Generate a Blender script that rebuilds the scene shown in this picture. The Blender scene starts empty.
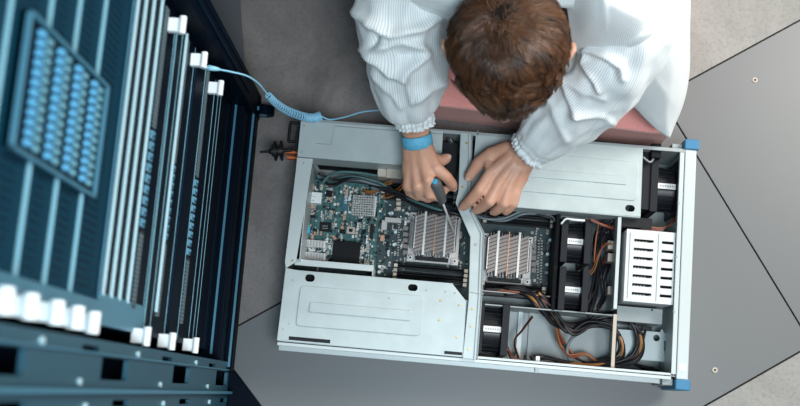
import bpy, math, random
from math import sin, cos, pi, sqrt, atan2
from mathutils import Vector, Matrix, noise
random.seed(7)
C = bpy.context.scene.collection
# ------------------------------------------------------------------ camera calibration
F, NU, NV, H = 1050.0, 418.8, 394.5, 2.037
_d = Vector(((NU-400)/F, -(NV-203)/F, -1)).normalized()
_up = -_d
_x = (Vector((1, 0, 0)) - _up*_up.x).normalized()
_y = _up.cross(_x)
CAMW = Matrix((_x, _y, _up))            # columns of cam->world inverse: rows are world axes in camera space
ROT = Matrix((_x, _y, _up))             # world = ROT @ cam
def ray(px, py):
    return ROT @ Vector(((px-400)/F, -(py-203)/F, -1))
def at(px, py, z):
    d = ray(px, py); return Vector((0, 0, H)) + d*((z-H)/d.z)
cam = bpy.data.objects.new('camera', bpy.data.cameras.new('camera')); C.objects.link(cam)
cam.matrix_world = Matrix.Translation((0, 0, H)) @ ROT.to_4x4()
cam.data.sensor_width = 36; cam.data.lens = F*36/800; cam.data.clip_start = .05
cam.data.dof.use_dof = True; cam.data.dof.focus_distance = 1.93; cam.data.dof.aperture_fstop = 3.4
bpy.context.scene.camera = cam

# ------------------------------------------------------------------ materials
M = {}
def mat(name, col, rough=.5, metal=0., emit=None, noise_s=None, noise_a=.0, bump=None, col2=None, spec=None, sheen=0):
    m = bpy.data.materials.new(name); m.use_nodes = True; nt = m.node_tree
    b = nt.nodes['Principled BSDF']
    b.inputs['Base Color'].default_value = (*col, 1); b.inputs['Roughness'].default_value = rough
    b.inputs['Metallic'].default_value = metal
    if spec is not None: b.inputs['Specular IOR Level'].default_value = spec
    if sheen: b.inputs['Sheen Weight'].default_value = sheen
    tc = nt.nodes.new('ShaderNodeTexCoord')
    if noise_s:
        n = nt.nodes.new('ShaderNodeTexNoise'); n.inputs['Scale'].default_value = noise_s; n.inputs['Detail'].default_value = 6
        nt.links.new(tc.outputs['Object'], n.inputs['Vector'])
        r = nt.nodes.new('ShaderNodeValToRGB'); r.color_ramp.elements[0].position = .35; r.color_ramp.elements[1].position = .68
        c2 = col2 or tuple(min(1, c*(1+noise_a)) for c in col)
        c1 = col if col2 else tuple(c*(1-noise_a) for c in col)
        r.color_ramp.elements[0].color = (*c1, 1); r.color_ramp.elements[1].color = (*c2, 1)
        nt.links.new(n.outputs['Fac'], r.inputs['Fac']); nt.links.new(r.outputs['Color'], b.inputs['Base Color'])
    if bump:
        n2 = nt.nodes.new('ShaderNodeTexNoise'); n2.inputs['Scale'].default_value = bump[0]; n2.inputs['Detail'].default_value = 5
        nt.links.new(tc.outputs['Object'], n2.inputs['Vector'])
        bp = nt.nodes.new('ShaderNodeBump'); bp.inputs['Strength'].default_value = bump[1]; bp.inputs['Distance'].default_value = bump[2]
        nt.links.new(n2.outputs['Fac'], bp.inputs['Height']); nt.links.new(bp.outputs['Normal'], b.inputs['Normal'])
    if emit:
        b.inputs['Emission Color'].default_value = (*emit[0], 1); b.inputs['Emission Strength'].default_value = emit[1]
    M[name] = m; return m
mat('steel', (.45, .51, .51), .42, .2, noise_s=30, noise_a=.05)
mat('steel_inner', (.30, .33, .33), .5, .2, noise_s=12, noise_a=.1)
mat('steel_bright', (.52, .57, .57), .38, .15)
mat('cage_white', (.64, .66, .67), .42, .05)
mat('black', (.007, .008, .010), .5, spec=.25)
mat('black_soft', (.006, .007, .009), .6, spec=.15)
mat('cable_black', (.010, .009, .012), .4, spec=.35)
mat('cable_gray', (.16, .19, .21), .4)
mat('cable_orange', (.27, .08, .03), .5)
mat('cable_red', (.20, .03, .02), .5)
mat('cable_yellow', (.30, .14, .04), .5)
mat('cable_teal', (.05, .12, .12), .45)
mat('fan_black', (.010, .011, .014), .38)
mat('fan_frame', (.012, .013, .017), .5, spec=.2)
mat('label_white', (.80, .80, .78), .5)
mat('label_gray', (.35, .35, .35), .5)
mat('pcb_teal', (.012, .065, .068), .45, noise_s=110, col2=(.042, .15, .145))
mat('pcb_dark', (.005, .020, .026), .45, noise_s=130, col2=(.013, .044, .05))
mat('chip', (.008, .009, .012), .4, spec=.2)
mat('cream', (.50, .43, .36), .5)
mat('connector_white', (.72, .74, .74), .45)
mat('alu', (.50, .47, .45), .42, .3)
mat('alu_fin', (.23, .20, .19), .55, .15)
mat('alu_bright', (.66, .65, .63), .35, .3)
mat('copper', (.62, .36, .24), .35, .5)
mat('cap', (.65, .80, .82), .3, .2)
mat('blue_plastic', (.025, .18, .34), .4)
mat('port_blue', (.05, .36, .55), .4)
mat('orange_plastic', (.55, .12, .03), .4)
mat('gold', (.55, .38, .15), .35, .7)
mat('skin', (.56, .285, .19), .48, noise_s=22, col2=(.66, .37, .26), bump=(160, .12, .002))
mat('nail', (.68, .44, .37), .3)
mat('lip', (.42, .16, .13), .45)
mat('eye', (.75, .74, .72), .2)
mat('iris', (.06, .04, .03), .2)
mat('cord', (.27, .56, .74), .4)
mat('wrist', (.12, .44, .64), .6, noise_s=300, noise_a=.12, bump=(500, .3, .001))
mat('foam', (.90, .33, .29), .6, noise_s=260, col2=(.95, .41, .37), bump=(500, .35, .002))
mat('foam_cut', (.86, .40, .36), .85, noise_s=500, col2=(.95, .62, .56), bump=(500, .5, .002))
mat('driver_grip', (.09, .095, .10), .45)
mat('chrome', (.8, .8, .8), .28, .5)
mat('trousers', (.03, .035, .05), .8)
# rack: blue tint of the light put into the metal colours
mat('rack_dark', (.001, .010, .024), .5, .0, spec=.1)
mat('rack_black', (.0004, .003, .009), .5, .0, spec=.06)
mat('rack_steel', (.06, .20, .29), .4, .25)
mat('rack_bright', (.55, .80, .88), .3, .3)
mat('rack_panel', (.001, .030, .055), .6, .0, spec=.1)
mat('rack_post', (.022, .085, .125), .4, .25)
mat('rack_rib', (.22, .46, .56), .35, .2)
mat('jack_frame', (.09, .25, .36), .4)
mat('rack_white', (.80, .86, .88), .35)
mat('jack_blue', (.10, .36, .58), .4)
mat('jack_gray', (.12, .30, .37), .4)

def striped(name, base, line, period_u, w=.3):
    m = bpy.data.materials.new(name); m.use_nodes = True; nt = m.node_tree; b = nt.nodes['Principled BSDF']
    uv = nt.nodes.new('ShaderNodeUVMap'); sp = nt.nodes.new('ShaderNodeSeparateXYZ'); nt.links.new(uv.outputs['UV'], sp.inputs[0])
    mu = nt.nodes.new('ShaderNodeMath'); mu.operation = 'MULTIPLY'; mu.inputs[1].default_value = 1/period_u; nt.links.new(sp.outputs['X'], mu.inputs[0])
    fr = nt.nodes.new('ShaderNodeMath'); fr.operation = 'FRACT'; nt.links.new(mu.outputs[0], fr.inputs[0])
    lt = nt.nodes.new('ShaderNodeMath'); lt.operation = 'LESS_THAN'; lt.inputs[1].default_value = w; nt.links.new(fr.outputs[0], lt.inputs[0])
    mx = nt.nodes.new('ShaderNodeMix'); mx.data_type = 'RGBA'; mx.inputs['A'].default_value = (*base, 1); mx.inputs['B'].default_value = (*line, 1)
    nt.links.new(lt.outputs[0], mx.inputs['Factor']); nt.links.new(mx.outputs['Result'], b.inputs['Base Color'])
    b.inputs['Roughness'].default_value = .75; b.inputs['Sheen Weight'].default_value = .15
    M[name] = m
striped('coat', (.80, .83, .83), (.54, .60, .62), .0036, .34)
striped('perf', (.03, .10, .13), (.003, .010, .016), .006, .6)

def hair_mat():
    m = bpy.data.materials.new('hair'); m.use_nodes = True; nt = m.node_tree; b = nt.nodes['Principled BSDF']
    uv = nt.nodes.new('ShaderNodeUVMap'); sp = nt.nodes.new('ShaderNodeSeparateXYZ'); nt.links.new(uv.outputs['UV'], sp.inputs[0])
    r = nt.nodes.new('ShaderNodeValToRGB'); r.color_ramp.elements[0].color = (.008, .004, .003, 1); r.color_ramp.elements[1].color = (.23, .10, .045, 1)
    nt.links.new(sp.outputs['X'], r.inputs['Fac']); nt.links.new(r.outputs['Color'], b.inputs['Base Color'])
    b.inputs['Roughness'].default_value = .38; b.inputs['Specular IOR Level'].default_value = .6
    M['hair'] = m
hair_mat()
def floor_mats():
    def concrete(name, c1, c2, sc):
        m = bpy.data.materials.new(name); m.use_nodes = True; nt = m.node_tree; b = nt.nodes['Principled BSDF']
        tc = nt.nodes.new('ShaderNodeTexCoord')
        n = nt.nodes.new('ShaderNodeTexNoise'); n.inputs['Scale'].default_value = sc; n.inputs['Detail'].default_value = 10; n.inputs['Roughness'].default_value = .68; n.inputs['Distortion'].default_value = .8
        n2 = nt.nodes.new('ShaderNodeTexNoise'); n2.inputs['Scale'].default_value = 140; n2.inputs['Detail'].default_value = 4
        for q in (n, n2): nt.links.new(tc.outputs['Object'], q.inputs['Vector'])
        r = nt.nodes.new('ShaderNodeValToRGB'); r.color_ramp.elements[0].position = .3; r.color_ramp.elements[1].position = .72
        r.color_ramp.elements[0].color = (*c1, 1); r.color_ramp.elements[1].color = (*c2, 1)
        nt.links.new(n.outputs['Fac'], r.inputs['Fac'])
        r2 = nt.nodes.new('ShaderNodeValToRGB'); r2.color_ramp.elements[0].position = .35; r2.color_ramp.elements[1].position = .5
        r2.color_ramp.elements[0].color = (.86, .86, .86, 1); r2.color_ramp.elements[1].color = (1, 1, 1, 1)
        nt.links.new(n2.outputs['Fac'], r2.inputs['Fac'])
        mx = nt.nodes.new('ShaderNodeMix'); mx.data_type = 'RGBA'; mx.blend_type = 'MULTIPLY'; mx.inputs['Factor'].default_value = 1
        nt.links.new(r.outputs['Color'], mx.inputs['A']); nt.links.new(r2.outputs['Color'], mx.inputs['B'])
        nt.links.new(mx.outputs['Result'], b.inputs['Base Color'])
        b.inputs['Roughness'].default_value = .62
        bp = nt.nodes.new('ShaderNodeBump'); bp.inputs['Strength'].default_value = .25; bp.inputs['Distance'].default_value = .003
        nt.links.new(n2.outputs['Fac'], bp.inputs['Height']); nt.links.new(bp.outputs['Normal'], b.inputs['Normal'])
        M[name] = m
    concrete('concrete_shaded', (.10, .088, .085), (.27, .24, .23), 3.5)  # same concrete as the lit one, darkened for the shade at left
    concrete('concrete_lit', (.21, .205, .19), (.33, .32, .30), 6)
floor_mats()
mat('floor_panel', (.135, .142, .145), .42, noise_s=2.5, noise_a=.04)
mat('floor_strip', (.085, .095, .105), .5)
mat('seam', (.02, .02, .022), .8)

# ------------------------------------------------------------------ mesh builder
class MB:
    def __init__(s): s.v = []; s.f = []; s.uv = None; s.mi = []; s.cur = 0
    def add(s, vs, fs):
        o = len(s.v); s.v += [tuple(p) for p in vs]; s.f += [tuple(i+o for i in f) for f in fs]; s.mi += [s.cur]*len(fs); return s
    def box(s, x0, y0, z0, x1, y1, z1, xf=None):
        x0, x1 = sorted((x0, x1)); y0, y1 = sorted((y0, y1)); z0, z1 = sorted((z0, z1))
        vs = [Vector(p) for p in ((x0,y0,z0),(x1,y0,z0),(x1,y1,z0),(x0,y1,z0),(x0,y0,z1),(x1,y0,z1),(x1,y1,z1),(x0,y1,z1))]
        if xf: vs = [xf @ p for p in vs]
        return s.add(vs, [(3,2,1,0),(4,5,6,7),(0,1,5,4),(1,2,6,5),(2,3,7,6),(3,0,4,7)])
    def prism(s, poly, z0, z1):
        a = sum(poly[i][0]*poly[(i+1) % len(poly)][1]-poly[(i+1) % len(poly)][0]*poly[i][1] for i in range(len(poly)))
        if a < 0: poly = poly[::-1]
        n = len(poly)
        return s.add([(p[0], p[1], z0) for p in poly]+[(p[0], p[1], z1) for p in poly],
                     [tuple(range(n))[::-1], tuple(range(n, 2*n))]+[(i, (i+1) % n, n+(i+1) % n, n+i) for i in range(n)])
    def tube(s, pts, r, n=8, cap=True, squash=None):
        pts = [Vector(p) for p in pts]; R = r if isinstance(r, (list, tuple)) else [r]*len(pts)
        vs = []; fs = []; up = None
        for i, p in enumerate(pts):
            t = (pts[min(i+1, len(pts)-1)]-pts[max(i-1, 0)]).normalized()
            if up is None:
                up = Vector((0, 0, 1)) if abs(t.z) < .9 else Vector((0, 1, 0))
            a = (up - t*up.dot(t)).normalized(); up = a; b = t.cross(a)
            for k in range(n):
                th = 2*pi*k/n; vs.append(p+(a*sin(th)*(squash or 1)+b*cos(th))*R[i])
        for i in range(len(pts)-1):
            for k in range(n):
                fs.append((i*n+k, i*n+(k+1) % n, (i+1)*n+(k+1) % n, (i+1)*n+k))
        if cap: fs += [tuple(range(n))[::-1], tuple((len(pts)-1)*n+k for k in range(n))]
        return s.add(vs, fs)
    def cyl(s, p0, p1, r0, r1=None, n=16): return s.tube([p0, p1], [r0, r0 if r1 is None else r1], n)
    def capsule(s, p0, p1, r0, r1, n=14, squash=None):
        p0 = Vector(p0); p1 = Vector(p1); d = (p1-p0).normalized(); P = []; R = []
        for k in range(6):
            a = pi/2*(1-k/5); P.append(p0-d*r0*sin(a)); R.append(max(r0*cos(a), r0*.02))
        for k in range(6):
            a = pi/2*k/5; P.append(p1+d*r1*sin(a)); R.append(max(r1*cos(a), r1*.02))
        return s.tube(P, R, n, squash=squash)
    def ell(s, c, rx, ry, rz, rot=None, n=20, m=14):
        c = Vector(c); vs = []; fs = []
        for j in range(m+1):
            ph = pi*j/m
            for i in range(n):
                th = 2*pi*i/n; p = Vector((rx*sin(ph)*cos(th), ry*sin(ph)*sin(th), rz*cos(ph)))
                vs.append(c+(rot @ p if rot else p))
        for j in range(m):
            for i in range(n): fs.append((j*n+i, (j+1)*n+i, (j+1)*n+(i+1) % n, j*n+(i+1) % n))
        return s.add(vs, fs)
    def build(s, name, m, parent=None, bevel=0, smooth=False, angle=None, label=None, stuff=False):
        me = bpy.data.meshes.new(name); me.from_pydata(s.v, [], s.f); me.update()
        ms = m if isinstance(m, (list, tuple)) else [m]
        for q in ms: me.materials.append(M[q])
        if len(ms) > 1:
            for p, k in zip(me.polygons, s.mi): p.material_index = k
        o = bpy.data.objects.new(name, me); C.objects.link(o)
        if parent is not None: o.parent = parent
        if bevel:
            b = o.modifiers.new('b', 'BEVEL'); b.width = bevel; b.segments = 2; b.limit_method = 'ANGLE'; b.angle_limit = .7
        if smooth:
            for p in me.polygons: p.use_smooth = True
        if angle: me.set_sharp_from_angle(angle=angle)
        if label: o['label'] = label
        if stuff: o['kind'] = 'stuff'
        return o
def thing(name, label, cat, loc=(0, 0, 0), rz=0, group=None):
    o = bpy.data.objects.new(name, None); C.objects.link(o); o.location = loc; o.rotation_euler = (0, 0, rz)
    o['label'] = label; o['category'] = cat; o.empty_display_size = .05
    if group: o['group'] = group
    return o
def tag(o, label, cat, group=None):
    o['label'] = label; o['category'] = cat
    if group: o['group'] = group
    return o
def struct(o): o['kind'] = 'structure'; return o
def catmull(P, n=8):
    P = [Vector(p) for p in P]; Q = [P[0]*2-P[1]]+P+[P[-1]*2-P[-2]]; out = []
    for i in range(1, len(Q)-2):
        for k in range(n):
            t = k/n; a, b, c, d = Q[i-1], Q[i], Q[i+1], Q[i+2]
            out.append(.5*((2*b)+(c-a)*t+(2*a-5*b+4*c-d)*t*t+(3*b-a-3*c+d)*t**3))
    out.append(P[-1]); return out
def plate(name, outer, holes, z0, z1, m, parent, bev=0, label=None):
    """flat sheet with real holes, built from a filled 2D curve"""
    cu = bpy.data.curves.new(name, 'CURVE'); cu.dimensions = '2D'; cu.fill_mode = 'BOTH'
    for loop in [outer]+list(holes):
        sp = cu.splines.new('POLY'); sp.points.add(len(loop)-1); sp.use_cyclic_u = True
        for i, p in enumerate(loop): sp.points[i].co = (p[0], p[1], 0, 1)
    cu.extrude = (z1-z0)/2
    o = bpy.data.objects.new(name, cu); C.objects.link(o)
    dg = bpy.context.evaluated_depsgraph_get(); me = bpy.data.meshes.new_from_object(o.evaluated_get(dg))
    bpy.data.objects.remove(o)
    for v in me.vertices: v.co.z += (z0+z1)/2
    me.materials.clear(); me.materials.append(M[m])
    ob = bpy.data.objects.new(name, me); C.objects.link(ob)
    if parent: ob.parent = parent
    if label: ob['label'] = label
    return ob
def rrect(x0, y0, x1, y1, r, n=4):
    x0, x1 = sorted((x0, x1)); y0, y1 = sorted((y0, y1)); out = []
    for cx, cy, a in ((x1-r, y1-r, 0), (x0+r, y1-r, pi/2), (x0+r, y0+r, pi), (x1-r, y0+r, 3*pi/2)):
        for k in range(n+1): out.append((cx+r*cos(a+pi/2*k/n), cy+r*sin(a+pi/2*k/n)))
    return out

# ================================================================== FLOOR
def P2(px, py, z=0): p = at(px, py, z); return (p.x, p.y)
a0 = Vector(P2(243, 323)); a1 = Vector(P2(690, 80)); dA = (a1-a0).normalized(); nA = Vector((dA.y, -dA.x))   # nA points to the panels
b0 = Vector(P2(710, 403)); wB = (b0-a0).dot(nA)
s0 = Vector(P2(675, 120)); tS = (s0-a0).dot(dA); s1 = Vector(P2(800, 325))
dS = (s1-s0).normalized()
def quad(name, pts, m, z1=0., z0=-.05):
    return struct(MB().prism([tuple(p) for p in pts], z0, z1).build(name, m))
g = .0018
quad('floor', [(-2.6, -2.2), (2.6, -2.2), (2.6, 3.0), (-2.6, 3.0)], 'seam', -.012, -.06)
# concrete behind line A, split in two: shade at left put into the colour
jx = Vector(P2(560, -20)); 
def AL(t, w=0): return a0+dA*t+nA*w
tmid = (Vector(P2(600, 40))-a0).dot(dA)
quad('floor_1', [AL(-3.2, -g), AL(tmid, -g), AL(tmid, -3.6), AL(-3.2, -3.6)], 'concrete_shaded', 0, -.012)
quad('floor_2', [AL(tmid, -g), AL(3.4, -g), AL(3.4, -3.6), AL(tmid, -3.6)], 'concrete_lit', 0, -.012)
mat('wall_paint', (.42, .44, .45), .8, noise_s=3, noise_a=.04)
struct(MB().box(-2.7, -2.6, -.06, -2.6, 3.1, 3.2).build('wall_left', 'wall_paint'))
struct(MB().box(-2.6, 3.0, -.06, 2.9, 3.1, 3.2).build('wall_back', 'wall_paint'))
# panels
cross = s0; q1 = a0+dA*tS
u0 = cross-dS*((cross-a0).dot(nA)/dS.dot(nA)); u1 = cross+dS*((wB-(cross-a0).dot(nA))/dS.dot(nA))
p1 = quad('floor_3', [AL(-2.2, g), u0+nA*g-dA*g, u1-nA*g-dA*g, AL(-2.2, wB-g)], 'floor_panel', 0, -.012)
p2 = quad('floor_4', [u0+nA*g+dA*g, AL(2.6, g), AL(2.6, wB-g), u1-nA*g+dA*g], 'floor_panel', 0, -.012)
quad('floor_5', [AL(-2.2, wB+g), AL(2.6, wB+g), AL(2.6, wB+1.6), AL(-2.2, wB+1.6)], 'concrete_lit', 0, -.012)
for px, py, pp in ((755, 80, p2), (715, 370, p1)):
    c = at(px, py, .001); mb = MB(); mb.cyl((c.x, c.y, 0), (c.x, c.y, .0015), .0052, n=16); mb.build('floor_screw', 'cream', pp)
    mb = MB(); mb.cyl((c.x, c.y, .0015), (c.x, c.y, .002), .0022, n=10); mb.build('screw_hole', 'black', pp)

# ================================================================== SERVER
SX, SY, SA, SL, SW = -.2196, .5081, -.08716, .74, .416
srv = thing('rack_server', 'open silver rack server with exposed circuit boards, fans and cables lying on the floor', 'server', (SX, SY, 0), SA)
cs, sn = cos(SA), sin(SA)
def L(px, py, z):
    p = at(px, py, z); dx, dy = p.x-SX, p.y-SY
    return (dx*cs+dy*sn, -dx*sn+dy*cs)
def L3(px, py, z): u, v = L(px, py, z); return (u, v, z)
def SB(mb, px0, py0, px1, py1, z0, z1):
    a = L(px0, py0, z1); b = L(px1, py1, z1); return mb.box(a[0], a[1], z0, b[0], b[1], z1)
def spoly(pts, z): return [L(x, y, z) for x, y in pts]
ZT = .13; T = .0016
# tray
mb = MB(); mb.box(0, -SW, .003, SL-.02, 0, .006)
mb.box(0, -T, .006, SL-.02, 0, ZT-.002); mb.box(0, -SW, .006, SL-.02, -SW+T, ZT-.004)
mb.box(0, -SW, .006, T, 0, ZT-.004)
mb.build('chassis_tray', 'steel_inner', srv)
mb = MB(); mb.box(0, -SW-.004, .02, SL-.03, -SW, .026); mb.box(0, -SW-.010, .06, SL-.03, -SW, .066); mb.box(0, -SW-.006, ZT-.012, SL-.03, -SW+.006, ZT-.004)
mb.box(0, -SW-.014, .095, SL-.03, -SW, .10)
mb.build('side_rail', 'steel_bright', srv, .0008)
mb = MB(); mb.box(0, 0, .02, SL-.03, .004, .09); mb.box(.0, -.004, ZT-.004, SL-.02, .003, ZT-.001)
mb.build('side_rail', 'steel_inner', srv, .0008)
# front bezel on the right end: two long strips
ub = SL
mb = MB(); mb.box(ub-.022, -SW-.004, .003, ub-.001, .002, ZT); mb.build('front_bezel', 'steel_bright', srv, .0015)
mb = MB(); mb.box(ub-.031, -SW+.004, ZT-.010, ub-.0225, -.002, ZT-.002); mb.box(ub-.026, -SW, .006, ub-.0235, 0, ZT-.01); mb.build('front_flange', 'steel_bright', srv, .0008)
for v in (-.10, -.2, -.3): MB().cyl((ub-.03, v, ZT-.002), (ub-.03, v, ZT-.0008), .0022, n=10).build('screw', 'label_gray', srv)
for k, vv in enumerate((.002, -SW-.004)):
    s_ = 1 if k == 0 else -1
    mb = MB(); mb.box(ub-.024, vv, .02, ub+.003, vv+s_*.019, ZT+.004)
    mb.build('corner_cap', 'blue_plastic', srv, .002, label='blue plastic corner cap')
    mb = MB(); mb.box(ub-.044, vv, .03, ub-.025, vv+s_*.012, ZT-.012); mb.build('rack_ear', 'steel_inner', srv, .001)
MB().box(ub-.018, -SW+.012, ZT, ub-.006, -SW+.024, ZT+.0006).build('sticker', 'label_white', srv)

def lid(name, pts, z, holes=(), m='steel', label=None, t=.0014):
    poly = spoly(pts, z); hs = []
    for hx, hy, rx, ry in holes:
        c = L(hx, hy, z); hs.append(rrect(c[0]-rx, c[1]-ry, c[0]+rx, c[1]+ry, min(rx, ry)*.95, 5))
    return plate(name, poly, hs, z-t, z, m, srv, label=label), poly
def screw(px, py, z, par, r=.0026, m='gold'):
    u, v = L(px, py, z); mb = MB(); mb.cyl((u, v, z-.001), (u, v, z+.0012), r, r*.8, n=12)
    return mb.build('screw', m, par)
def emboss(par, pts, z, r=.012, h=.0022, m='steel'):
    """raised pressed panel with rounded corners following the four pixel corners"""
    q = [Vector(L(x, y, z)) for x, y in pts]; out = []
    for i in range(4):
        p, a, b = q[i], q[i-1], q[(i+1) % 4]; da = (a-p).normalized(); db = (b-p).normalized()
        for k in range(6):
            t = k/5; p0 = p+da*r; p1_ = p+db*r
            out.append(tuple((p0*(1-t)**2)+(p*2*t*(1-t))+(p1_*t*t)))
    return MB().prism(out, z-.0005, z+h).build('pressed_panel', m, par, .0009)
# lid, top left
l1, _ = lid('top_cover', [(301, 121), (443, 131), (441, 167), (297.5, 156.5)], ZT)
mb = MB(); mb.tube([L3(*p, ZT+.0002) for p in ((316.5, 143.5), (331, 144.5), (334.5, 126), (442, 134))], .0008, 6); mb.build('press_line', 'steel_inner', l1)
mb = MB(); u0_, v0_ = L(297.5, 156.5, ZT); u1_, v1_ = L(441, 167, ZT); mb.box(u0_, v0_, .07, u1_, v0_+.002, ZT-.001); mb.build('cover_lip', 'steel', l1)
for q in ((304, 125.5), (301.5, 152)): screw(*q, ZT, l1, .0028, 'label_gray')
# lid, top right
l2, _ = lid('top_cover', [(476, 135), (643, 148), (640.5, 216.5), (470, 203.5)], ZT, [(630, 208.3, .0088, .0062)])
emboss(l2, [(490, 149), (639, 162.5), (637, 201), (486, 188)], ZT, .01)
emboss(l2, [(498, 166), (628, 176.5), (627, 185), (497, 174)], ZT+.0022, .004)
mb = MB(); a = L(470, 203.5, ZT); b = L(640.5, 216.5, ZT); mb.box(a[0], a[1], .085, b[0], a[1]+.0018, ZT-.001); mb.build('cover_lip', 'steel', l2)
mb = MB(); a = L(641.8, 148, ZT); mb.box(a[0]-.002, a[1], .05, a[0], L(640.5, 216.5, ZT)[1], ZT-.001); mb.build('cover_lip', 'steel', l2)
# lid, bottom left
l3, _ = lid('top_cover', [(286, 268), (296, 270), (453, 284.5), (466, 301), (463, 357), (277, 340)], ZT,
            [(310, 278, .0088, .0068), (412.8, 287.6, .0088, .0062)])
emboss(l3, [(300.7, 285.4), (424, 296), (420.3, 336.2), (295.8, 325.8)], ZT, .008)
emboss(l3, [(310.3, 301.7), (411.8, 310.6), (410.8, 321), (308.6, 312)], ZT+.0022, .004)
for q in ((440.8, 300.5), (439.3, 320), (459.3, 305), (457, 337)): screw(*q, ZT, l3, .0024)
for q in ((426.5, 290), (445.5, 291.5), (455, 293), (292.5, 280), (289, 323.5), (283, 329)): screw(*q, ZT, l3, .0016, 'label_gray')
screw(389, 298, ZT+.0022, l3, .002, 'label_gray')
mb = MB(); a = L(289, 336.7, ZT); b = L(330, 344, ZT); mb.box(a[0], b[1]+.001, ZT+.0001, b[0], b[1]+.0075, ZT+.0006); mb.build('slot', 'black', l3)
a = L(444.5, 350.5, ZT); b = L(462, 356, ZT); MB().box(a[0], b[1]+.001, ZT+.0001, b[0], b[1]+.0065, ZT+.0006).build('slot', 'black', l3)
mb = MB(); a = L(296, 270, ZT); mb.box(a[0], a[1]-.002, .05, L(453, 284, ZT)[0], a[1], ZT-.0015); mb.build('cover_lip', 'steel', l3)
# left flange strip and cross bar
mb = MB(); mb.prism(spoly([(297.5, 157.5), (313, 159), (296, 262), (286, 268), (285, 262)], ZT-.003), ZT-.0045, ZT-.003)
mb.box(.024, L(300, 262, .1)[1], .006, .0255, L(300, 160, .1)[1], ZT-.0045)
lf = mb.build('rear_flange', 'steel_bright', srv)
screw(303.5, 163, ZT-.003, lf, .002, 'label_gray'); screw(292.5, 260.5, ZT-.003, lf, .0022, 'gold')
mb = MB(); a = L(295, 258.6, .11); b = L(373, 273, .11); mb.box(a[0], a[1]-.0115, .104, b[0], a[1], .11); mb.box(b[0]-.002, a[1]-.022, .02, b[0], a[1], .106); mb.box(a[0], a[1]-.001, .02, b[0], a[1], .105)
mb.build('card_bar', 'steel_bright', srv, .001)
# centre bracket
zb = ZT+.002
bl = [(460.5, 132.5), (472, 133.5), (470.5, 206), (484, 233), (481.5, 300), (477, 360), (462.5, 358), (468.5, 300), (470.3, 237), (455.5, 203), (458.5, 190)]
mb = MB(); mb.prism(spoly(bl, zb), zb-.0035, zb)
br = mb.build('centre_bracket', 'steel', srv, .0008)
rt = [(472, 134), (470.5, 206), (484, 233), (481.5, 300), (477, 360)]
mb = MB()
for a, b in zip(rt[:-1], rt[1:]):
    for off_, zz, rr in ((0, .0025, .0012), (-3.2, .0022, .0007)):
        mb.tube([Vector(L3(a[0]+off_, a[1], zb+zz-.001)), Vector(L3(b[0]+off_, b[1], zb+zz-.001))], rr, 6)
mb.build('bracket_rib', 'steel_inner', br)
mb = MB(); a = L(472, 134, .1); b = L(470.5, 206, .1); mb.box(b[0]+.001, b[1], .05, b[0]+.003, a[1], zb-.003)
mb.prism(spoly([(463, 300), (481, 300), (477, 358), (461, 357)], .12), .03, .12); mb.build('bracket_foot', 'steel_inner', br)
for q in ((466.6, 143, 'gold'), (465, 171.5, 'label_gray'), (462.5, 187, 'gold'), (462, 197.5, 'chrome'), (475.8, 244.3, 'label_gray'), (472.5, 309, 'gold'), (471, 326, 'gold'), (469, 349, 'gold')):
    screw(q[0], q[1], zb, br, .0027, q[2])
MB().tube([L3(470, 292, zb+.0004), L3(480, 294, zb+.0004)], .0006, 6).build('press_line', 'steel_inner', br)

# ---- boards
mb = MB(); mb.prism(spoly([(299, 176), (560, 196), (556, 302), (293, 279)], .02), .018, .02)
board = mb.build('motherboard', 'pcb_dark', srv)
mb = MB(); mb.prism(spoly([(302, 178), (383, 186), (386, 212), (378, 222), (375, 272), (298, 265)], .034), .032, .034)
card = mb.build('riser_board', 'pcb_teal', srv, label='teal circuit board crowded with small components')
for q in ((304, 182), (380, 190), (300, 262), (372, 268)):
    u, v = L(*q, .03); MB().cyl((u, v, .02), (u, v, .032), .003, n=8).build('standoff', 'gold', card)
random.seed(11)
def smd(par, poly_px, n, z, cols, name='surface_mount_components', smin=.0009, smax=.0026):
    mb = MB(); xs = [p[0] for p in poly_px]; ys = [p[1] for p in poly_px]; cnt = 0
    def inside(x, y):
        c = False; j = len(poly_px)-1
        for i in range(len(poly_px)):
            xi, yi = poly_px[i]; xj, yj = poly_px[j]
            if (yi > y) != (yj > y) and x < (xj-xi)*(y-yi)/(yj-yi)+xi: c = not c
            j = i
        return c
    while cnt < n:
        x = random.uniform(min(xs), max(xs)); y = random.uniform(min(ys), max(ys))
        if not inside(x, y): continue
        dens = noise.noise(Vector((x*.07, y*.07, 3)))
        if dens < -.15 and random.random() < .8: continue
        u, v = L(x, y, z); a = random.uniform(smin, smax); b = a*random.uniform(.35, 1)
        if random.random() < .5: a, b = b, a
        mb.cur = random.randrange(len(cols)); k = random.choice((1, 1, 1, 3))
        for i in range(k):
            o = i*b*2.6; mb.box(u-a, v-b-o, z-.0002, u+a, v+b-o, z+random.uniform(.0006, .0022))
        cnt += 1
    return mb.build(name, cols, par, stuff=True)
smd(card, [(303, 181), (382, 189), (384, 210), (376, 222), (372, 266), (300, 260)], 620, .034, ['chip', 'cream', 'chip', 'connector_white', 'pcb_dark', 'label_gray', 'copper'])
smd(card, [(302, 240), (330, 240), (378, 244), (374, 268), (300, 262)], 200, .034, ['cream', 'connector_white', 'chip', 'label_gray'])
smd(board, [(378, 190), (410, 193), (408, 262), (398, 285), (376, 280)], 260, .02, ['chip', 'label_gray', 'chip', 'cream', 'pcb_teal', 'connector_white'])
smd(board, [(456, 225), (468, 240), (468, 266), (440, 266)], 110, .02, ['chip', 'label_gray', 'pcb_teal', 'cream'])
smd(board, [(530, 215), (556, 220), (554, 300), (530, 298)], 130, .02, ['chip', 'label_gray', 'chip', 'cream'])
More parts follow.
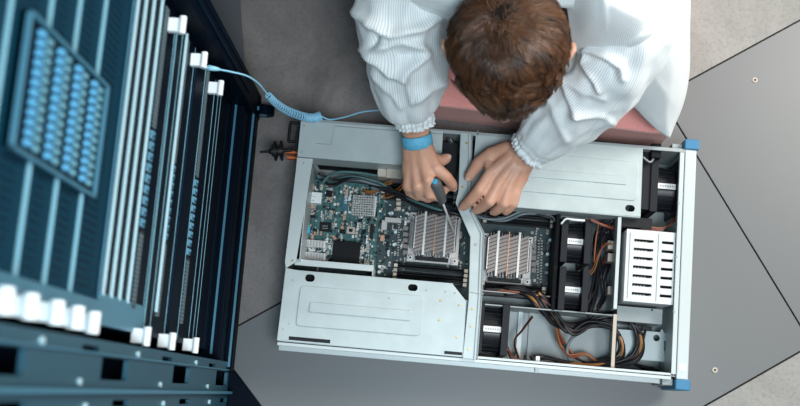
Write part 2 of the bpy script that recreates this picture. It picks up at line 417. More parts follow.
def blk(name, m, par, x0, y0, x1, y1, z0, z1, bev=.0004, label=None):
    mb = MB(); SB(mb, x0, y0, x1, y1, z0, z1); return mb.build(name, m, par, bev, label=label)
# riser board components
o = blk('usb_connector', 'connector_white', card, 307, 191.5, 321, 203.5, .034, .052)
for q in ((312, 196, 315, 197), (311.5, 200, 314.5, 201)): blk('slot', 'label_gray', o, *q, .0518, .0524, 0)
blk('connector', 'copper', card, 309, 183, 313.5, 190, .034, .046)
blk('connector', 'blue_plastic', card, 306.5, 206, 309.5, 211, .034, .044)
blk('connector', 'copper', card, 311, 205.5, 314, 208.5, .034, .046)
blk('connector', 'port_blue', card, 305, 225, 309.5, 233.5, .034, .052, label='bright blue connector')
for y0 in (239, 251.5):
    o = blk('network_port', 'alu_bright', card, 302.5, y0, 325, y0+9, .034, .05)
    for k in range(7): blk('port_rib', 'label_gray', o, 304+k*3, y0+1.2+k*.15, 305.3+k*3, y0+8+k*.1, .0498, .0512, 0)
def chip(x0, y0, x1, y1, par=card, z=.034, h=.003):
    o = blk('chip', 'chip', par, x0, y0, x1, y1, z, z+h)
    w, hh = x1-x0, y1-y0
    if w > 7:
        mb = MB()
        for r_ in (.4, .62):
            for k in range(4): SB(mb, x0+w*(.25+k*.13), y0+hh*r_, x0+w*(.34+k*.13), y0+hh*(r_+.07), z+h-.0001, z+h+.0002)
        mb.build('chip_marking', 'label_gray', o)
    return o
chip(320, 221.5, 330.5, 232); chip(340, 229, 345, 234); chip(313, 228, 316, 231); chip(362, 229, 366, 233); chip(358, 219, 362, 222)
o = blk('chip_socket', 'cream', card, 347, 226.5, 354.5, 234, .034, .037); blk('chip', 'chip', o, 349, 228.5, 352.5, 232, .037, .0378, 0)
blk('heat_sink', 'black_soft', card, 333.5, 240, 358.5, 263.5, .034, .052, .001, label='square black heat sink')
mb = MB()
SB(mb, 353, 194.5, 375, 216.5, .034, .038)
for i in range(9):
    for j in range(9):
        x = 353.4+i*2.45-j*.1; y = 195+j*2.35+i*.12; SB(mb, x, y, x+1.35, y+1.3, .038, .056)
mb.build('heat_sink', 'alu_bright', card, label='small silver pin heat sink')
def capac(x, y, par, z=.034, r=.0026, h=.009):
    u, v = L(x, y, z+h); mb = MB(); mb.cyl((u, v, z), (u, v, z+h), r, n=14); o = mb.build('capacitor', 'cap', par, .0005, True, .6); return o
for q in ((345.5, 212), (349.5, 212), (341, 191.5), (334.5, 197)): capac(*q, card)
for q in ((345.5, 186), (331, 190), (338, 204)):
    u, v = L(*q, .036); mb = MB(); mb.cyl((u, v, .034), (u, v, .036), .003, n=16); mb.build('mounting_ring', 'alu', card)
mb = MB()
for k in range(6): SB(mb, 342.5, 199+k*2, 346, 200.2+k*2, .034, .037)
mb.build('pin_header', 'blue_plastic', card)
chip(326, 190, 332, 197); chip(310, 215, 315, 218)
blk('slot_connector', 'black', card, 370.5, 224, 372.5, 238, .034, .044); blk('slot_connector', 'black', card, 327, 208.5, 335, 210.2, .034, .04)
# motherboard items
for q in ((382, 202.5), (382, 210), (392, 213), (395.5, 232), (394, 244.5), (379.5, 266.5), (379, 272), (390, 213.2)): capac(*q, board, .02, .0032, .012)
for q in ((547.5, 254), (547, 264.5), (550, 240), (551.5, 289)): capac(*q, board, .02, .0032, .012)
blk('power_connector', 'alu', board, 385, 217, 401, 223, .02, .034); blk('power_connector', 'alu', board, 382, 220, 386.5, 230, .02, .032)
chip(376, 206, 379.5, 210, board, .02); chip(385.5, 235, 389, 239, board, .02)
blk('inductor', 'copper', board, 380.5, 235, 384, 241, .02, .026)
def pins(x, y0, y1, n, par, m='label_gray', w=1.8):
    mb = MB()
    for k in range(n):
        y = y0+(y1-y0)*k/n; SB(mb, x-.03*(y-y0), y, x+w-.03*(y-y0), y+(y1-y0)/n*.5, .02, .026)
    return mb.build('pin_row', m, par)
pins(398, 224, 257, 13, board); pins(541, 240, 284, 16, board); pins(538, 240, 280, 14, board)
for k in range(5): blk('inductor', 'alu_fin', board, 403, 226+k*6, 408, 230.5+k*6, .02, .03)
for k in range(5): blk('inductor', 'alu_fin', board, 531.5, 243+k*6.2, 536, 248+k*6.2, .02, .03)
for k in range(3): blk('connector', 'cream', board, 396.5, 196.5+k*5, 400.5, 200.5+k*5, .02, .034)
# memory slots
def dimm(x0, y0, x1, y1, stick=True):
    a = L(x0, y0, .035); b = L(x1, y1, .035); v = (a[1]+b[1])/2
    mb = MB(); mb.box(a[0], v-.0028, .02, b[0], v+.0028, .03); o = mb.build('memory_slot', 'black', board, .0004)
    if stick: mb = MB(); mb.box(a[0]+.006, v-.0007, .028, b[0]-.006, v+.0007, .058); mb.build('memory_module', 'black_soft', o)
    mb = MB(); mb.box(a[0]+.008, v+.0012, .03, b[0]-.008, v+.0016, .0306); mb.build('slot_edge', 'label_gray', o)
    for u in (a[0]+.001, b[0]-.001): MB().box(u-.0035, v-.0032, .028, u+.0035, v+.0032, .042).build('latch', 'cream', o, .0004)
for k in range(4): dimm(395.3-k*.5, 265.5+k*4.6, 466.5-k*.5, 271.5+k*4.6, k % 2 == 0)
for k in range(4): dimm(485-k*.3, 213.5+k*4.4-6, 553-k*.3, 219.5+k*4.4-6, k % 2 == 1)
for k in range(3): dimm(482-k*.3, 284+k*4.6, 544-k*.3, 289+k*4.6, k % 2 == 0)
for k in range(3): dimm(383-k*.3, 187+k*5, 456-k*.3, 193+k*5, k % 2 == 0)
# CPU heat sinks
def cpu_sink(x0, y0, x1, y1, label):
    zt = .062; a = L(x0, y0, zt); b = L(x1, y1, zt); U0, U1 = a[0], b[0]; V1, V0 = a[1], b[1]; w = U1-U0; h = V1-V0
    mb = MB(); mb.box(U0-.002, V0-.004, .024, U1+.004, V1-.004, .030)
    for (u, v) in ((U0+.004, V0+.002), (U1-.002, V0+.002), (U0+.004, V1-.008), (U1-.002, V1-.008)): mb.box(u-.007, v-.007, .03, u+.007, v+.007, .034)
    o = mb.build('cpu_heat_sink', 'alu', board, .0006, label=label)
    mb = MB(); n = 17                                     # fins: thin plates with slanted runs between bright bars
    for i in range(n):
        u = U0+w*(i+.5)/n
        lo, hi = (V0+.008, V1-.003) if 2 <= i <= n-3 else (V0+.020, V1-.014)
        mb.box(u-.0006, lo, .030, u+.0006, hi, zt-.004)
    mb.build('fins', 'alu_fin', o)
    mb = MB()                                             # slanted cross ridges
    k = 0; st = .0072
    bars = [.10, .30, .52, .74, .94]
    for i in range(len(bars)-1):
        ua, ub_ = U0+w*bars[i]+.001, U0+w*bars[i+1]-.001
        edge = i in (0, 3)
        lo, hi = (V0+.010, V1-.006)
        v = lo
        while v < hi-.008:
            mb.add([(ua, v, zt-.005), (ub_, v+.0075, zt-.005), (ub_, v+.0133, zt-.005), (ua, v+.0058, zt-.005),
                    (ua, v, zt-.001), (ub_, v+.0075, zt-.001), (ub_, v+.0133, zt-.001), (ua, v+.0058, zt-.001)],
                   [(3,2,1,0),(4,5,6,7),(0,1,5,4),(1,2,6,5),(2,3,7,6),(3,0,4,7)])
            v += st
    mb.build('fin_ridges', 'alu_fin', o)
    for i, q in enumerate(bars):
        mb = MB(); uu = U0+w*q; ww = .0009 if i in (0, 2, 4) else .0021
        lo, hi = (V0+.006, V1+(.001 if i not in (0, 4) else -.012))
        if i in (0, 4): lo = V0+.018
        mb.box(uu-ww, lo, .03, uu+ww, hi, zt); mb.build('fin_bar', 'copper' if i == 2 else 'alu_bright', o, .0004)
    MB().box(U0+.014, V0-.001, .03, U1-.014, V0+.005, .044).build('clip_bar', 'black', o)
    for (u, v) in ((U0+.004, V0+.002), (U1-.002, V0+.002), (U0+.004, V1-.008), (U1-.002, V1-.008)):
        mb = MB(); mb.cyl((u, v, .034), (u, v, .041), .0040, n=14); s_ = mb.build('screw', 'alu_bright', o)
        mb = MB(); mb.cyl((u, v, .041), (u, v, .0414), .0022, n=8); mb.build('screw_recess', 'black', s_)
cpu_sink(412, 209, 456, 261, 'silver finned processor heat sink left of the bracket')
cpu_sink(484.5, 230, 529.5, 282, 'silver finned processor heat sink right of the bracket')

# ---- fans (axis along the length of the server)
def fan(x0, y0, x1, y1, label_px=None, ztop=.112):
    a = L(x0, y0, ztop); b = L(x1, y1, ztop); U0, U1 = a[0], b[0]; V1, V0 = a[1], b[1]; z0 = .008
    cu, cv, cz = (U0+U1)/2, (V0+V1)/2, (z0+ztop)/2; R = min((V1-V0), ztop-z0)/2*.93
    mb = MB(); t = (U1-U0)*.22
    for uu in (U0, U1-t):                                 # square flanges with a round opening
        ring_o = []; ring_i = []; n = 32
        for k in range(n):
            th = 2*pi*k/n; c_, s_ = cos(th), sin(th); q = max(abs(c_), abs(s_))
            ring_o.append((c_/q*(V1-V0)/2, s_/q*(ztop-z0)/2)); ring_i.append((c_*R*.96, s_*R*.96))
        vs = []
        for u in (uu, uu+t):
            for rr in (ring_o, ring_i): vs += [(u, cv+p[0], cz+p[1]) for p in rr]
        fs = []
        for k in range(n):
            k2 = (k+1) % n
            fs += [(k, k2, n+k2, n+k), (2*n+k, 3*n+k, 3*n+k2, 2*n+k2), (k, 2*n+k, 2*n+k2, k2), (n+k, n+k2, 3*n+k2, 3*n+k)]
        mb.add(vs, fs)
    f = mb.build('cooling_fan', 'fan_frame', srv, .0008)
    mb = MB(); n = 32; vs = []
    for (u, r) in ((U0+t, R), (U0+t+.002, R*.93), (U1-t-.002, R*.93), (U1-t, R)): vs += [(u, cv+cos(2*pi*k/n)*r, cz+sin(2*pi*k/n)*r) for k in range(n)]
    mb.add(vs, [(j*n+k, j*n+(k+1) % n, (j+1)*n+(k+1) % n, (j+1)*n+k) for j in range(3) for k in range(n)])
    mb.build('housing', 'fan_black', f, smooth=True, angle=.7)
    mb = MB()
    for k in range(10):                                    # stiffening ribs on the housing
        th = pi*(k+.5)/10; c_ = Vector((0, cos(th), sin(th)))
        p = Vector((cu, cv, cz))+c_*R*.95; mb.tube([p+Vector((-(cu-U0-t), 0, 0)), p+Vector((cu-U0-t, 0, 0))], .0008, 6)
    mb.build('ribs', 'fan_frame', f)
    mb = MB(); mb.cyl((cu-.012, cv, cz), (cu+.012, cv, cz), R*.35, n=20); hub = mb.build('fan_hub', 'black', f)
    for k in range(7):
        th = 2*pi*k/7; mb = MB(); vs = []
        for r_ in (.34, .65, .9):
            for s_, uo in ((-1, -.009), (1, .009)):
                q = th+s_*.28; vs.append((cu+uo, cv+cos(q)*R*r_, cz+sin(q)*R*r_))
        vs += [(x+.0012, y, z) for x, y, z in vs]
        mb.add(vs, [(0, 1, 3, 2), (2, 3, 5, 4), (6, 8, 9, 7), (8, 10, 11, 9), (0, 2, 8, 6), (2, 4, 10, 8), (1, 7, 9, 3), (3, 9, 11, 5), (4, 5, 11, 10), (0, 6, 7, 1)])
        mb.build('fan_blade', 'black', f)
    zl = cz+R*.97
    w_ = (cu-U0-t)*.96
    mb = MB(); cvl = cv+(0 if label_px is None else label_px)
    mb.box(cu-w_, cvl-.0052, zl-.004, cu+w_, cvl+.0052, zl+.0012); o = mb.build('label', 'label_white', f, label='white label strip')
    mb = MB()
    for k in range(6): mb.box(cu-w_*.8+k*w_*.27, cvl-.0016, zl+.0012, cu-w_*.8+k*w_*.27+w_*.18, cvl+.0016, zl+.0014)
    mb.build('print', 'label_gray', o)
fan(562.5, 217, 590, 264); fan(560, 266, 587.5, 312)
fan(652, 158, 683, 214, ztop=.104)
fan(478, 302, 507, 356, ztop=.105)
# fan wall brackets
mb = MB(); SB(mb, 557, 212, 555, 311, .01, .10); mb.build('fan_wall', 'black_soft', srv, .001)
mb = MB(); SB(mb, 643, 146, 651, 150+60, .01, .10); mb.build('fan_wall', 'black', srv, .001)
mb = MB(); SB(mb, 652, 143, 661, 158, .01, .122); mb.build('fan_bracket', 'black_soft', srv, .001)
mb = MB(); SB(mb, 622, 216, 652, 229, .05, .115); mb.build('fan_bracket', 'black', srv, .001)
mb = MB(); SB(mb, 683, 165, 689, 220, .01, .08); mb.build('filter_grille', 'steel_bright', srv, .0005)
# dividers
mb = MB(); SB(mb, 618, 216.5, 617, 309, .095, .125); SB(mb, 619.5, 217, 617, 309, .006, .095); mb.build('divider_wall', 'steel_bright', srv, .0006)
mb = MB(); SB(mb, 613.5, 314, 614.3, 371, .105, .11); mb.build('divider_rod', 'cream', srv, .0006)
mb = MB(); a = L(481, 303.3, .1); b = L(619, 316, .1); mb.box(a[0], a[1]-.0025, .006, b[0], a[1], .1); mb.build('divider_wall', 'steel_inner', srv, .0005)
mb = MB(); a = L(481, 290, .08); b = L(556, 302, .08); mb.box(a[0], a[1]-.002, .02, b[0], a[1], .08); mb.build('divider_wall', 'label_gray', srv, .0005)
mb = MB(); SB(mb, 536, 356, 539, 372, .02, .11); mb.build('divider_rod', 'connector_white', srv, .0005)
mb = MB(); SB(mb, 519, 308, 520, 360, .006, .016); mb.build('floor_rib', 'steel_bright', srv); mb = MB(); SB(mb, 530, 308, 531, 360, .006, .014); mb.build('floor_rib', 'steel_inner', srv)
# drive cage
zc = .122; c4 = [(628, 229.3), (682.5, 233), (678, 305), (622.5, 301)]
q = [L(*p, zc) for p in c4]; U0 = (q[0][0]+q[3][0])/2; U1 = ub-.032; V1 = (q[0][1]+q[1][1])/2; V0 = (q[2][1]+q[3][1])/2
hol = []
w = U1-U0; h = V1-V0
for r_ in range(7):
    vv = V1-h*(.15+r_*.123)
    hol.append(rrect(U0+w*.16, vv-.0026, U0+w*.56, vv+.0026, .001, 2)); hol.append(rrect(U0+w*.73, vv-.0026, U0+w*.97, vv+.0026, .001, 2))
dc = plate('drive_cage', [(U0, V0), (U1, V0), (U1, V1), (U0, V1)], hol, zc-.0015, zc, 'cage_white', srv, label='white drive cage with fourteen slots')
mb = MB(); mb.box(U0, V0, .01, U0+.0015, V1, zc-.0015); mb.box(U0, V0, .01, U1, V0+.0015, zc-.0015); mb.box(U0, V1-.0015, .01, U1, V1, zc-.0015); mb.build('cage_wall', 'cage_white', dc)
mb = MB(); mb.box(U0+w*.655, V0+.004, zc, U0+w*.67, V1-.004, zc+.0014); mb.box(U0+w*.07, V0+.006, zc, U0+w*.085, V1-.006, zc+.0014); mb.build('cage_rib', 'steel', dc, .0004)
mb = MB(); mb.box(U0+.004, V0+.004, .01, U1-.002, V1-.004, zc-.02); mb.build('drive_block', 'black', dc)
for r_ in range(7):
    vv = V1-h*(.15+r_*.123); mb = MB()
    for k in range(6):
        if k == 4: continue
        mb.box(U0+w*(.2+k*.065), vv-.0022, zc-.008, U0+w*(.23+k*.065), vv-.0008, zc-.0016)
    mb.build('slot_spring', 'label_gray', dc)
# sheet step under the cage and the bay bracket
mb = MB(); a = L(618, 303, .09); b = L(681, 326, .09); mb.box(a[0], b[1], .006, ub-.041, a[1]-.004, .085); mb.build('bay_shelf', 'steel_inner', srv, .0008)
screw(652, 310, .085, srv, .0022, 'black')
poly = [(615, 329), (672, 333), (671, 340), (664, 341), (664, 351), (670, 352), (669, 362), (615, 358)]
hh = []
for x, y, r_ in ((656.5, 338, .0052),): 
    c = L(x, y, .05); hh.append([(c[0]+.0062*cos(2*pi*k/16), c[1]+.0062*sin(2*pi*k/16)) for k in range(16)])
hh.append(rrect(*(L(639.5, 325+7, .05)), *(L(644, 341, .05)), .0004, 1))
plate('bay_bracket', spoly(poly, .05), hh, .0485, .05, 'steel', srv)
mb = MB(); SB(mb, 614, 328, 616, 360, .006, .05); mb.build('bay_wall', 'steel_inner', srv)
for q in ((662, 331), (660, 356)): screw(*q, .05, srv, .0034, 'steel_bright')
mb = MB()
for x0, y0, x1, y1 in ((503, 362, 510, 366), (512, 363, 520, 367), (522, 364, 526, 369)): SB(mb, x0, y0, x1, y1, .03, .045)
mb.build('connector_block', 'connector_white', srv, .0005)
mb = MB(); SB(mb, 527, 362, 536, 368, .03, .05); mb.build('connector_block', 'orange_plastic', srv, .0008, label='orange plastic connector')
mb = MB()
SB(mb, 387, 167, 403, 179, .05, .085); mb.build('power_plug', 'cream', srv, .0008)
mb = MB(); SB(mb, 378, 167, 386, 177, .05, .08); mb.build('power_plug', 'cream', srv, .0008)
for y0 in (240.5, 253, 286): 
    mb = MB(); SB(mb, 608, y0, 616.3, y0+9, .05, .085); mb.build('power_plug', 'cream', srv, .0008)
for x0, y0 in ((567, 219.5),): mb = MB(); SB(mb, 571, 218.3, 585, 221.5, .112, .12); mb.build('power_plug', 'connector_white', srv, .0006)

# ---- cables
def cable(pts, r, m, name='cable', par=None, n=8, label=None):
    P = catmull([L3(*p) for p in pts], 8); mb = MB(); mb.tube(P, r, n); return mb.build(name, m, par or srv, smooth=True, label=label)
def bundle(pts, k, spread, r, mats, seed=0, dz=.006):
    rnd = random.Random(seed); out = []
    for i in range(k):
        q = []; ph = rnd.uniform(0, 6.28)
        for j, (x, y, z) in enumerate(pts):
            q.append((x+spread*cos(ph+j*.7), y+spread*sin(ph+j*.9), max(.01, z+rnd.uniform(-dz, dz))))
        out.append(cable(q, r, mats[i % len(mats)]))
    return out
# big loops at lower right
bundle([(505, 291, .075), (525, 292, .08), (538, 305, .09), (552, 321, .075), (575, 327, .06), (602, 317, .06), (629, 321, .07), (640, 340, .07), (633, 360, .06), (600, 368, .05), (575, 366, .04), (545, 360, .04), (533, 358, .05)], 9, 3.2, .0033, ['cable_black', 'cable_black', 'cable_black', 'cable_black', 'cable_black', 'cable_yellow', 'cable_black', 'cable_black', 'cable_black'], 3)
bundle([(540, 295, .085), (552, 310, .085), (570, 332, .07), (590, 324, .07), (612, 328, .075), (622, 345, .075), (616, 360, .06), (585, 367, .04)], 5, 2.8, .0030, ['cable_black', 'cable_yellow', 'cable_black', 'cable_black'], 5)
bundle([(523, 291, .08), (545, 300, .085), (556, 316, .07), (562, 338, .05), (575, 358, .035), (592, 366, .03)], 5, 2.4, .0020, ['cable_black', 'cable_red', 'cable_black', 'cable_red', 'cable_orange'], 8)
bundle([(556, 325, .07), (560, 345, .05), (570, 356, .045), (585, 354, .045), (597, 362, .04)], 3, 1.2, .0016, ['cable_orange', 'cable_red', 'cable_yellow'], 9)
bundle([(533, 316, .08), (523, 330, .06), (515, 342, .05), (519, 360, .04)], 3, .8, .0014, ['cable_red', 'cable_black', 'cable_orange'], 4)
cable([(585, 330, .07), (572, 338, .06), (567, 350, .05), (570, 362, .04)], .003, 'cable_gray')
bundle([(646, 330, .07), (642, 342, .065), (634, 355, .055), (625, 364, .04)], 3, 1.1, .0015, ['cable_black', 'cable_orange', 'cable_black'], 6)
cable([(625, 360, .04), (640, 366, .035), (655, 370, .035), (668, 377, .03)], .0028, 'cable_black')
mb = MB(); SB(mb, 642, 326, 652, 331, .066, .076); mb.build('cable_plug', 'black', srv, .001)
for x, y in ((628, 371), (643, 366)):
    mb = MB(); SB(mb, x, y, x+11, y+5, .02, .034); mb.build('cable_plug', 'black', srv, .0015)
# right of the fans
bundle([(613, 222, .09), (600, 232, .08), (596, 250, .06), (598, 272, .06), (592, 300, .07), (585, 314, .08)], 6, 3, .0030, ['cable_black'], 12)
bundle([(606, 228, .08), (610, 250, .05), (604, 275, .06), (606, 295, .06), (600, 310, .07)], 5, 3, .0030, ['cable_black', 'cable_black', 'cable_red'], 13)
bundle([(611, 243, .085), (603, 246, .088), (598, 256, .085), (594, 268, .08), (590, 274, .07)], 4, 1.0, .0012, ['cable_orange', 'cable_yellow', 'cable_orange', 'cable_red'], 14)
cable([(595, 218, .10), (598, 226, .10), (596, 238, .095), (594, 262, .09)], .0013, 'cable_orange')
for s_ in range(3): cable([(590, 219+s_, .115), (602, 224+s_, .112), (614, 228+s_*1.5, .10)], .0012, ['cable_orange', 'cable_red', 'cable_black'][s_])
cable([(561, 224, .118), (566, 219, .122), (572, 219.5, .122)], .0018, 'connector_white'); 
for s_ in range(6): cable([(628+s_, 226, .10), (645, 226+s_*.8, .11), (662, 228+s_*.6, .105), (676, 220-s_, .09), (684, 205+s_*2, .07)], .0015, ['cable_orange', 'cable_black', 'cable_red', 'cable_black', 'cable_orange', 'cable_black'][s_])
cable([(643, 157, .11), (650, 162, .112), (654, 158, .112)], .002, 'label_gray')
# over the right-hand memory slots
bundle([(470, 212, .085), (487, 218, .085), (505, 219, .08), (525, 213, .08), (548, 216, .08), (556, 222, .075)], 4, 1.6, .0024, ['cable_gray', 'cable_black', 'cable_gray', 'cable_gray'], 15)
bundle([(455, 206, .09), (480, 210, .08), (520, 210, .07), (556, 216, .07)], 5, 2.4, .0022, ['cable_black'], 16)
# thick black bundle below the left hand
bundle([(372, 186, .07), (395, 193, .075), (420, 205, .09), (440, 212, .10), (457, 214, .10), (468, 224, .09), (474, 240, .08)], 6, 2.4, .0030, ['cable_black', 'cable_black', 'cable_teal', 'cable_black'], 17)
bundle([(320, 176, .07), (333, 183, .06), (352, 179, .07), (375, 183, .07), (392, 190, .07)], 6, 3.2, .0026, ['cable_black', 'cable_teal', 'cable_black', 'cable_gray'], 18)
cable([(322, 184, .07), (329, 176, .075), (340, 172, .08), (360, 173, .08), (378, 176, .08)], .0028, 'cable_teal')
bundle([(392, 182, .085), (382, 186, .07), (372, 192, .06), (364, 191, .05)], 4, 1.6, .0015, ['cable_yellow', 'cable_orange', 'cable_yellow', 'cable_orange'], 19)
bundle([(406, 182, .085), (398, 190, .07), (390, 195, .05), (382, 197, .045)], 4, 1.6, .0015, ['cable_yellow', 'cable_orange', 'cable_yellow', 'cable_orange'], 20)
bundle([(445, 132, .09), (452, 145, .085), (456, 160, .08), (452, 180, .08)], 4, 2.2, .0024, ['cable_black', 'cable_black', 'cable_gray', 'cable_red'], 21)
bundle([(485, 290, .07), (510, 291, .075), (535, 293, .08)], 4, 1.6, .0024, ['cable_black', 'cable_black', 'cable_orange', 'cable_black'], 22)
for s_ in range(5):                                          # wiring that hugs the fan wall, lower left bay
    cable([(507, 346+s_, .05), (513, 356+s_, .04), (530, 362+s_*.8, .035), (560, 366+s_, .03), (600, 371, .03)], .0017, ['cable_black', 'cable_red', 'cable_black', 'cable_orange', 'cable_black'][s_])
# power supplies under the top covers
mb = MB(); mb.box(.03, -.068, .008, .24, -.006, .10); mb.build('power_supply', 'black_soft', srv, .002)
mb = MB(); mb.box(.32, -.11, .008, .60, -.006, .10); mb.build('power_supply', 'black_soft', srv, .002)
mb = MB(); mb.box(.26, -.10, .008, .30, -.01, .09); mb.build('cable_guide', 'black', srv, .002)
mb = MB(); mb.box(.01, -SW+.01, .008, .30, -.285, .10); mb.build('expansion_bay', 'black_soft', srv, .002)
# handle, latches and pin connector on the left end
hz = .10
mb = MB(); mb.tube(catmull([L3(301, 123.5, hz), L3(292, 122.8, hz), L3(290.5, 124, hz), L3(288.6, 139.8, hz), L3(290, 141.3, hz), L3(299.5, 142, hz)], 6), .0030, 8)
mb.build('bail_handle', 'black', srv, smooth=True)
mb = MB(); SB(mb, 297, 126, 300, 150, .05, .11); mb.build('end_seal', 'black', srv, .0008)
for y0 in (150, 155.5):
    mb = MB(); SB(mb, 284 if y0 < 152 else 286.5, y0, 297.5, y0+3.6, .075, .092); mb.build('release_tab', 'orange_plastic', srv, .0015, label='orange release tab')
pg = thing('power_plug', 'black ribbed plug with thin pin beside orange tabs at the left end of the server', 'plug', (0, 0, 0))
c0 = at(284.5, 150.5, .095); c1 = at(259.5, 152, .095); dd = (c1-c0).normalized()
mb = MB(); Lc = (c1-c0).length
prof = [(0, .004), (.06, .004), (.06, .010), (.2, .011), (.2, .0085), (.3, .0085), (.3, .0135), (.42, .0135), (.42, .009), (.5, .009), (.5, .0055), (.62, .004), (.64, .0022), (.97, .0018), (1, .0006)]
mb.tube([c0+dd*Lc*p[0]+dd*1e-5*i for i, p in enumerate(prof)], [p[1]*1.15 for p in prof], 18); mb.build('plug_body', 'black', pg, angle=.6, smooth=True)
mb = MB(); sd = Vector((-dd.y, dd.x, 0))
for s_ in (-1, 1):
    for t_ in (.12, .36): c = c0+dd*Lc*t_+sd*s_*.011; mb.capsule(c, c+sd*s_*.006, .0035, .0028, 8)
mb.build('plug_lugs', 'black_soft', pg, smooth=True)
mb = MB(); mb.capsule(c0-dd*.012, c0, .0035, .0035, 10); mb.build('plug_neck', 'black', pg, smooth=True)
# PART2
# ================================================================== RACK CABINET
RA = at(262, 97, 0); RB_ = at(235, 373, 0); re = (RB_-RA).normalized(); rn = Vector((-re.y, re.x, 0))
RZ = atan2(rn.y, rn.x)
def rk(px, py, off):
    o = Vector((0, 0, H)); d = ray(px, py); t = ((RA-rn*off)-o).dot(rn)/d.dot(rn); p = o+d*t
    return ((p-RA).dot(re), p.z)
def zr(px, py, off=.03): return rk(px, py, off)[1]
def RX(mb, s0, s1, z0, z1, x0, x1): return mb.box(x0, -s1, z0, x1, -s0, z1)
def rthing(name, label, cat, z=0, group=None): 
    return thing(name, label, cat, (RA.x, RA.y, 0), RZ, group)
cab = rthing('server_cabinet', 'tall blue black server cabinet frame holding the network gear at left', 'server rack')
RH = 1.9
mb = MB(); RX(mb, .0, .05, .0, RH, -.03, 0); RX(mb, .045, .05, 0, RH, -.09, -.03); RX(mb, -.0, .006, 0, RH, -.7, -.03)
cpst = mb.build('corner_post', 'rack_black', cab, .002)
mb = MB(); RX(mb, .030, .034, .15, RH, 0, .003); RX(mb, .012, .0135, .15, RH, 0, .0015); mb.build('post_seam', 'rack_dark', cpst)
# near post, perforated plate with real oblong holes
hol = []; zz = .16; k = 0
def hloop(s_, z_, ws, hz_): return rrect(s_-ws, z_-hz_, s_+ws, z_+hz_, .003, 3)
pz = [zr(225, 379, .0), zr(185, 378, .0), zr(120, 370, .0), zr(8, 355, .0), 1.45, 1.68]
pl = MB()
def vplate(name, outer, holes, x0, th, m, par):
    o = plate(name, outer, holes, 0, th, m, None)
    me = o.data
    for v in me.vertices: a, b, c = v.co; v.co = (x0+c, -a, b)
    o.parent = par; return o
hs = [hloop(.562, z_, .013, .055) for z_ in pz]+[hloop(.542, z_+.10, .0035, .03) for z_ in pz]+[hloop(.602, z_-.04, .004, .035) for z_ in pz]
pp_ = vplate('perforated_post', [(.531, .03), (.618, .03), (.618, RH), (.531, RH)], hs, -.012, .006, 'rack_post', cab)
mb = MB(); RX(mb, .531, .534, .03, RH, -.06, -.033); RX(mb, .585, .590, .03, RH, -.007, .004); RX(mb, .545, .5475, .03, RH, -.007, -.002)
mb.build('post_flange', 'rack_steel', pp_, .0008)
mb = MB(); RX(mb, .534, .70, .02, RH, -.10, -.034); RX(mb, .62, .70, .02, RH, -.03, -.01); mb.build('side_channel', 'rack_black', cab, .002)
for z_ in pz:
    for s_, dz in ((.578, .13), (.541, -.09), (.604, .10), (.640, .04), (.640, .12)):
        mb = MB(); xx = -.006 if s_ < .62 else -.01
        mb.cyl((xx, -s_, z_+dz), (xx+.003, -s_, z_+dz), .004, n=12); mb.build('bolt', 'rack_bright', pp_)
# base beam, floor foot, roof and back
mb = MB(); RX(mb, 0, .55, .012, .05, -.10, .0); RX(mb, .0, .55, .05, .11, -.10, -.012); mb.build('base_beam', 'rack_black', cab, .003)
mb = MB(); RX(mb, .01, .54, .05, .053, -.006, -.002); RX(mb, .03, .52, .11, .113, -.03, -.026); mb.build('beam_edge', 'rack_steel', cab)
f0 = rk(235, 373, 0)[0]; c = at(262, 407, .01)-RA
foot = [(-.10, -.52), (0, -.545), (c.dot(rn), -c.dot(re)), (c.dot(rn)-.02, -.70), (-.10, -.70)]
MB().prism(foot, .0, .012).build('base_plate', 'rack_black', cab, .002)
mb = MB(); RX(mb, 0, .70, RH, RH+.03, -.72, 0); mb.build('roof_panel', 'rack_black', cab, .003)
mb = MB(); RX(mb, 0, .70, .0, RH, -.72, -.70); RX(mb, .05, .53, .012, .03, -.70, -.1); mb.build('back_panel', 'rack_black', cab)
mb = MB(); RX(mb, .694, .70, .0, RH, -.70, -.10); mb.build('side_panel', 'rack_black', cab)
# castor by the far corner
q = at(266, 110, .03)
cas = MB(); lp = ((q-RA).dot(rn), (q-RA).dot(-re)*1)
cas.tube([(lp[0]-.004+.0*k, lp[1]-.009+.018*k, .022) for k in (0, 1)], .020, 20); co = cas.build('castor', 'rack_black', cab, .002, True, .6)
mb = MB(); mb.box(lp[0]-.03, lp[1]-.004, .03, lp[0]-.008, lp[1]+.004, .040); mb.build('castor_fork', 'rack_steel', co)
mb = MB(); mb.tube([(lp[0]-.006, lp[1]-.010, .022), (lp[0]-.006, lp[1]+.011, .022)], .008, 14); mb.build('castor_hub', 'rack_steel', co)

struct(MB().prism([P2(x, y) for x, y in ((190, -60), (236, -60), (247, 96), (236, 130))], 0, .004).build('floor_6', 'floor_strip'))
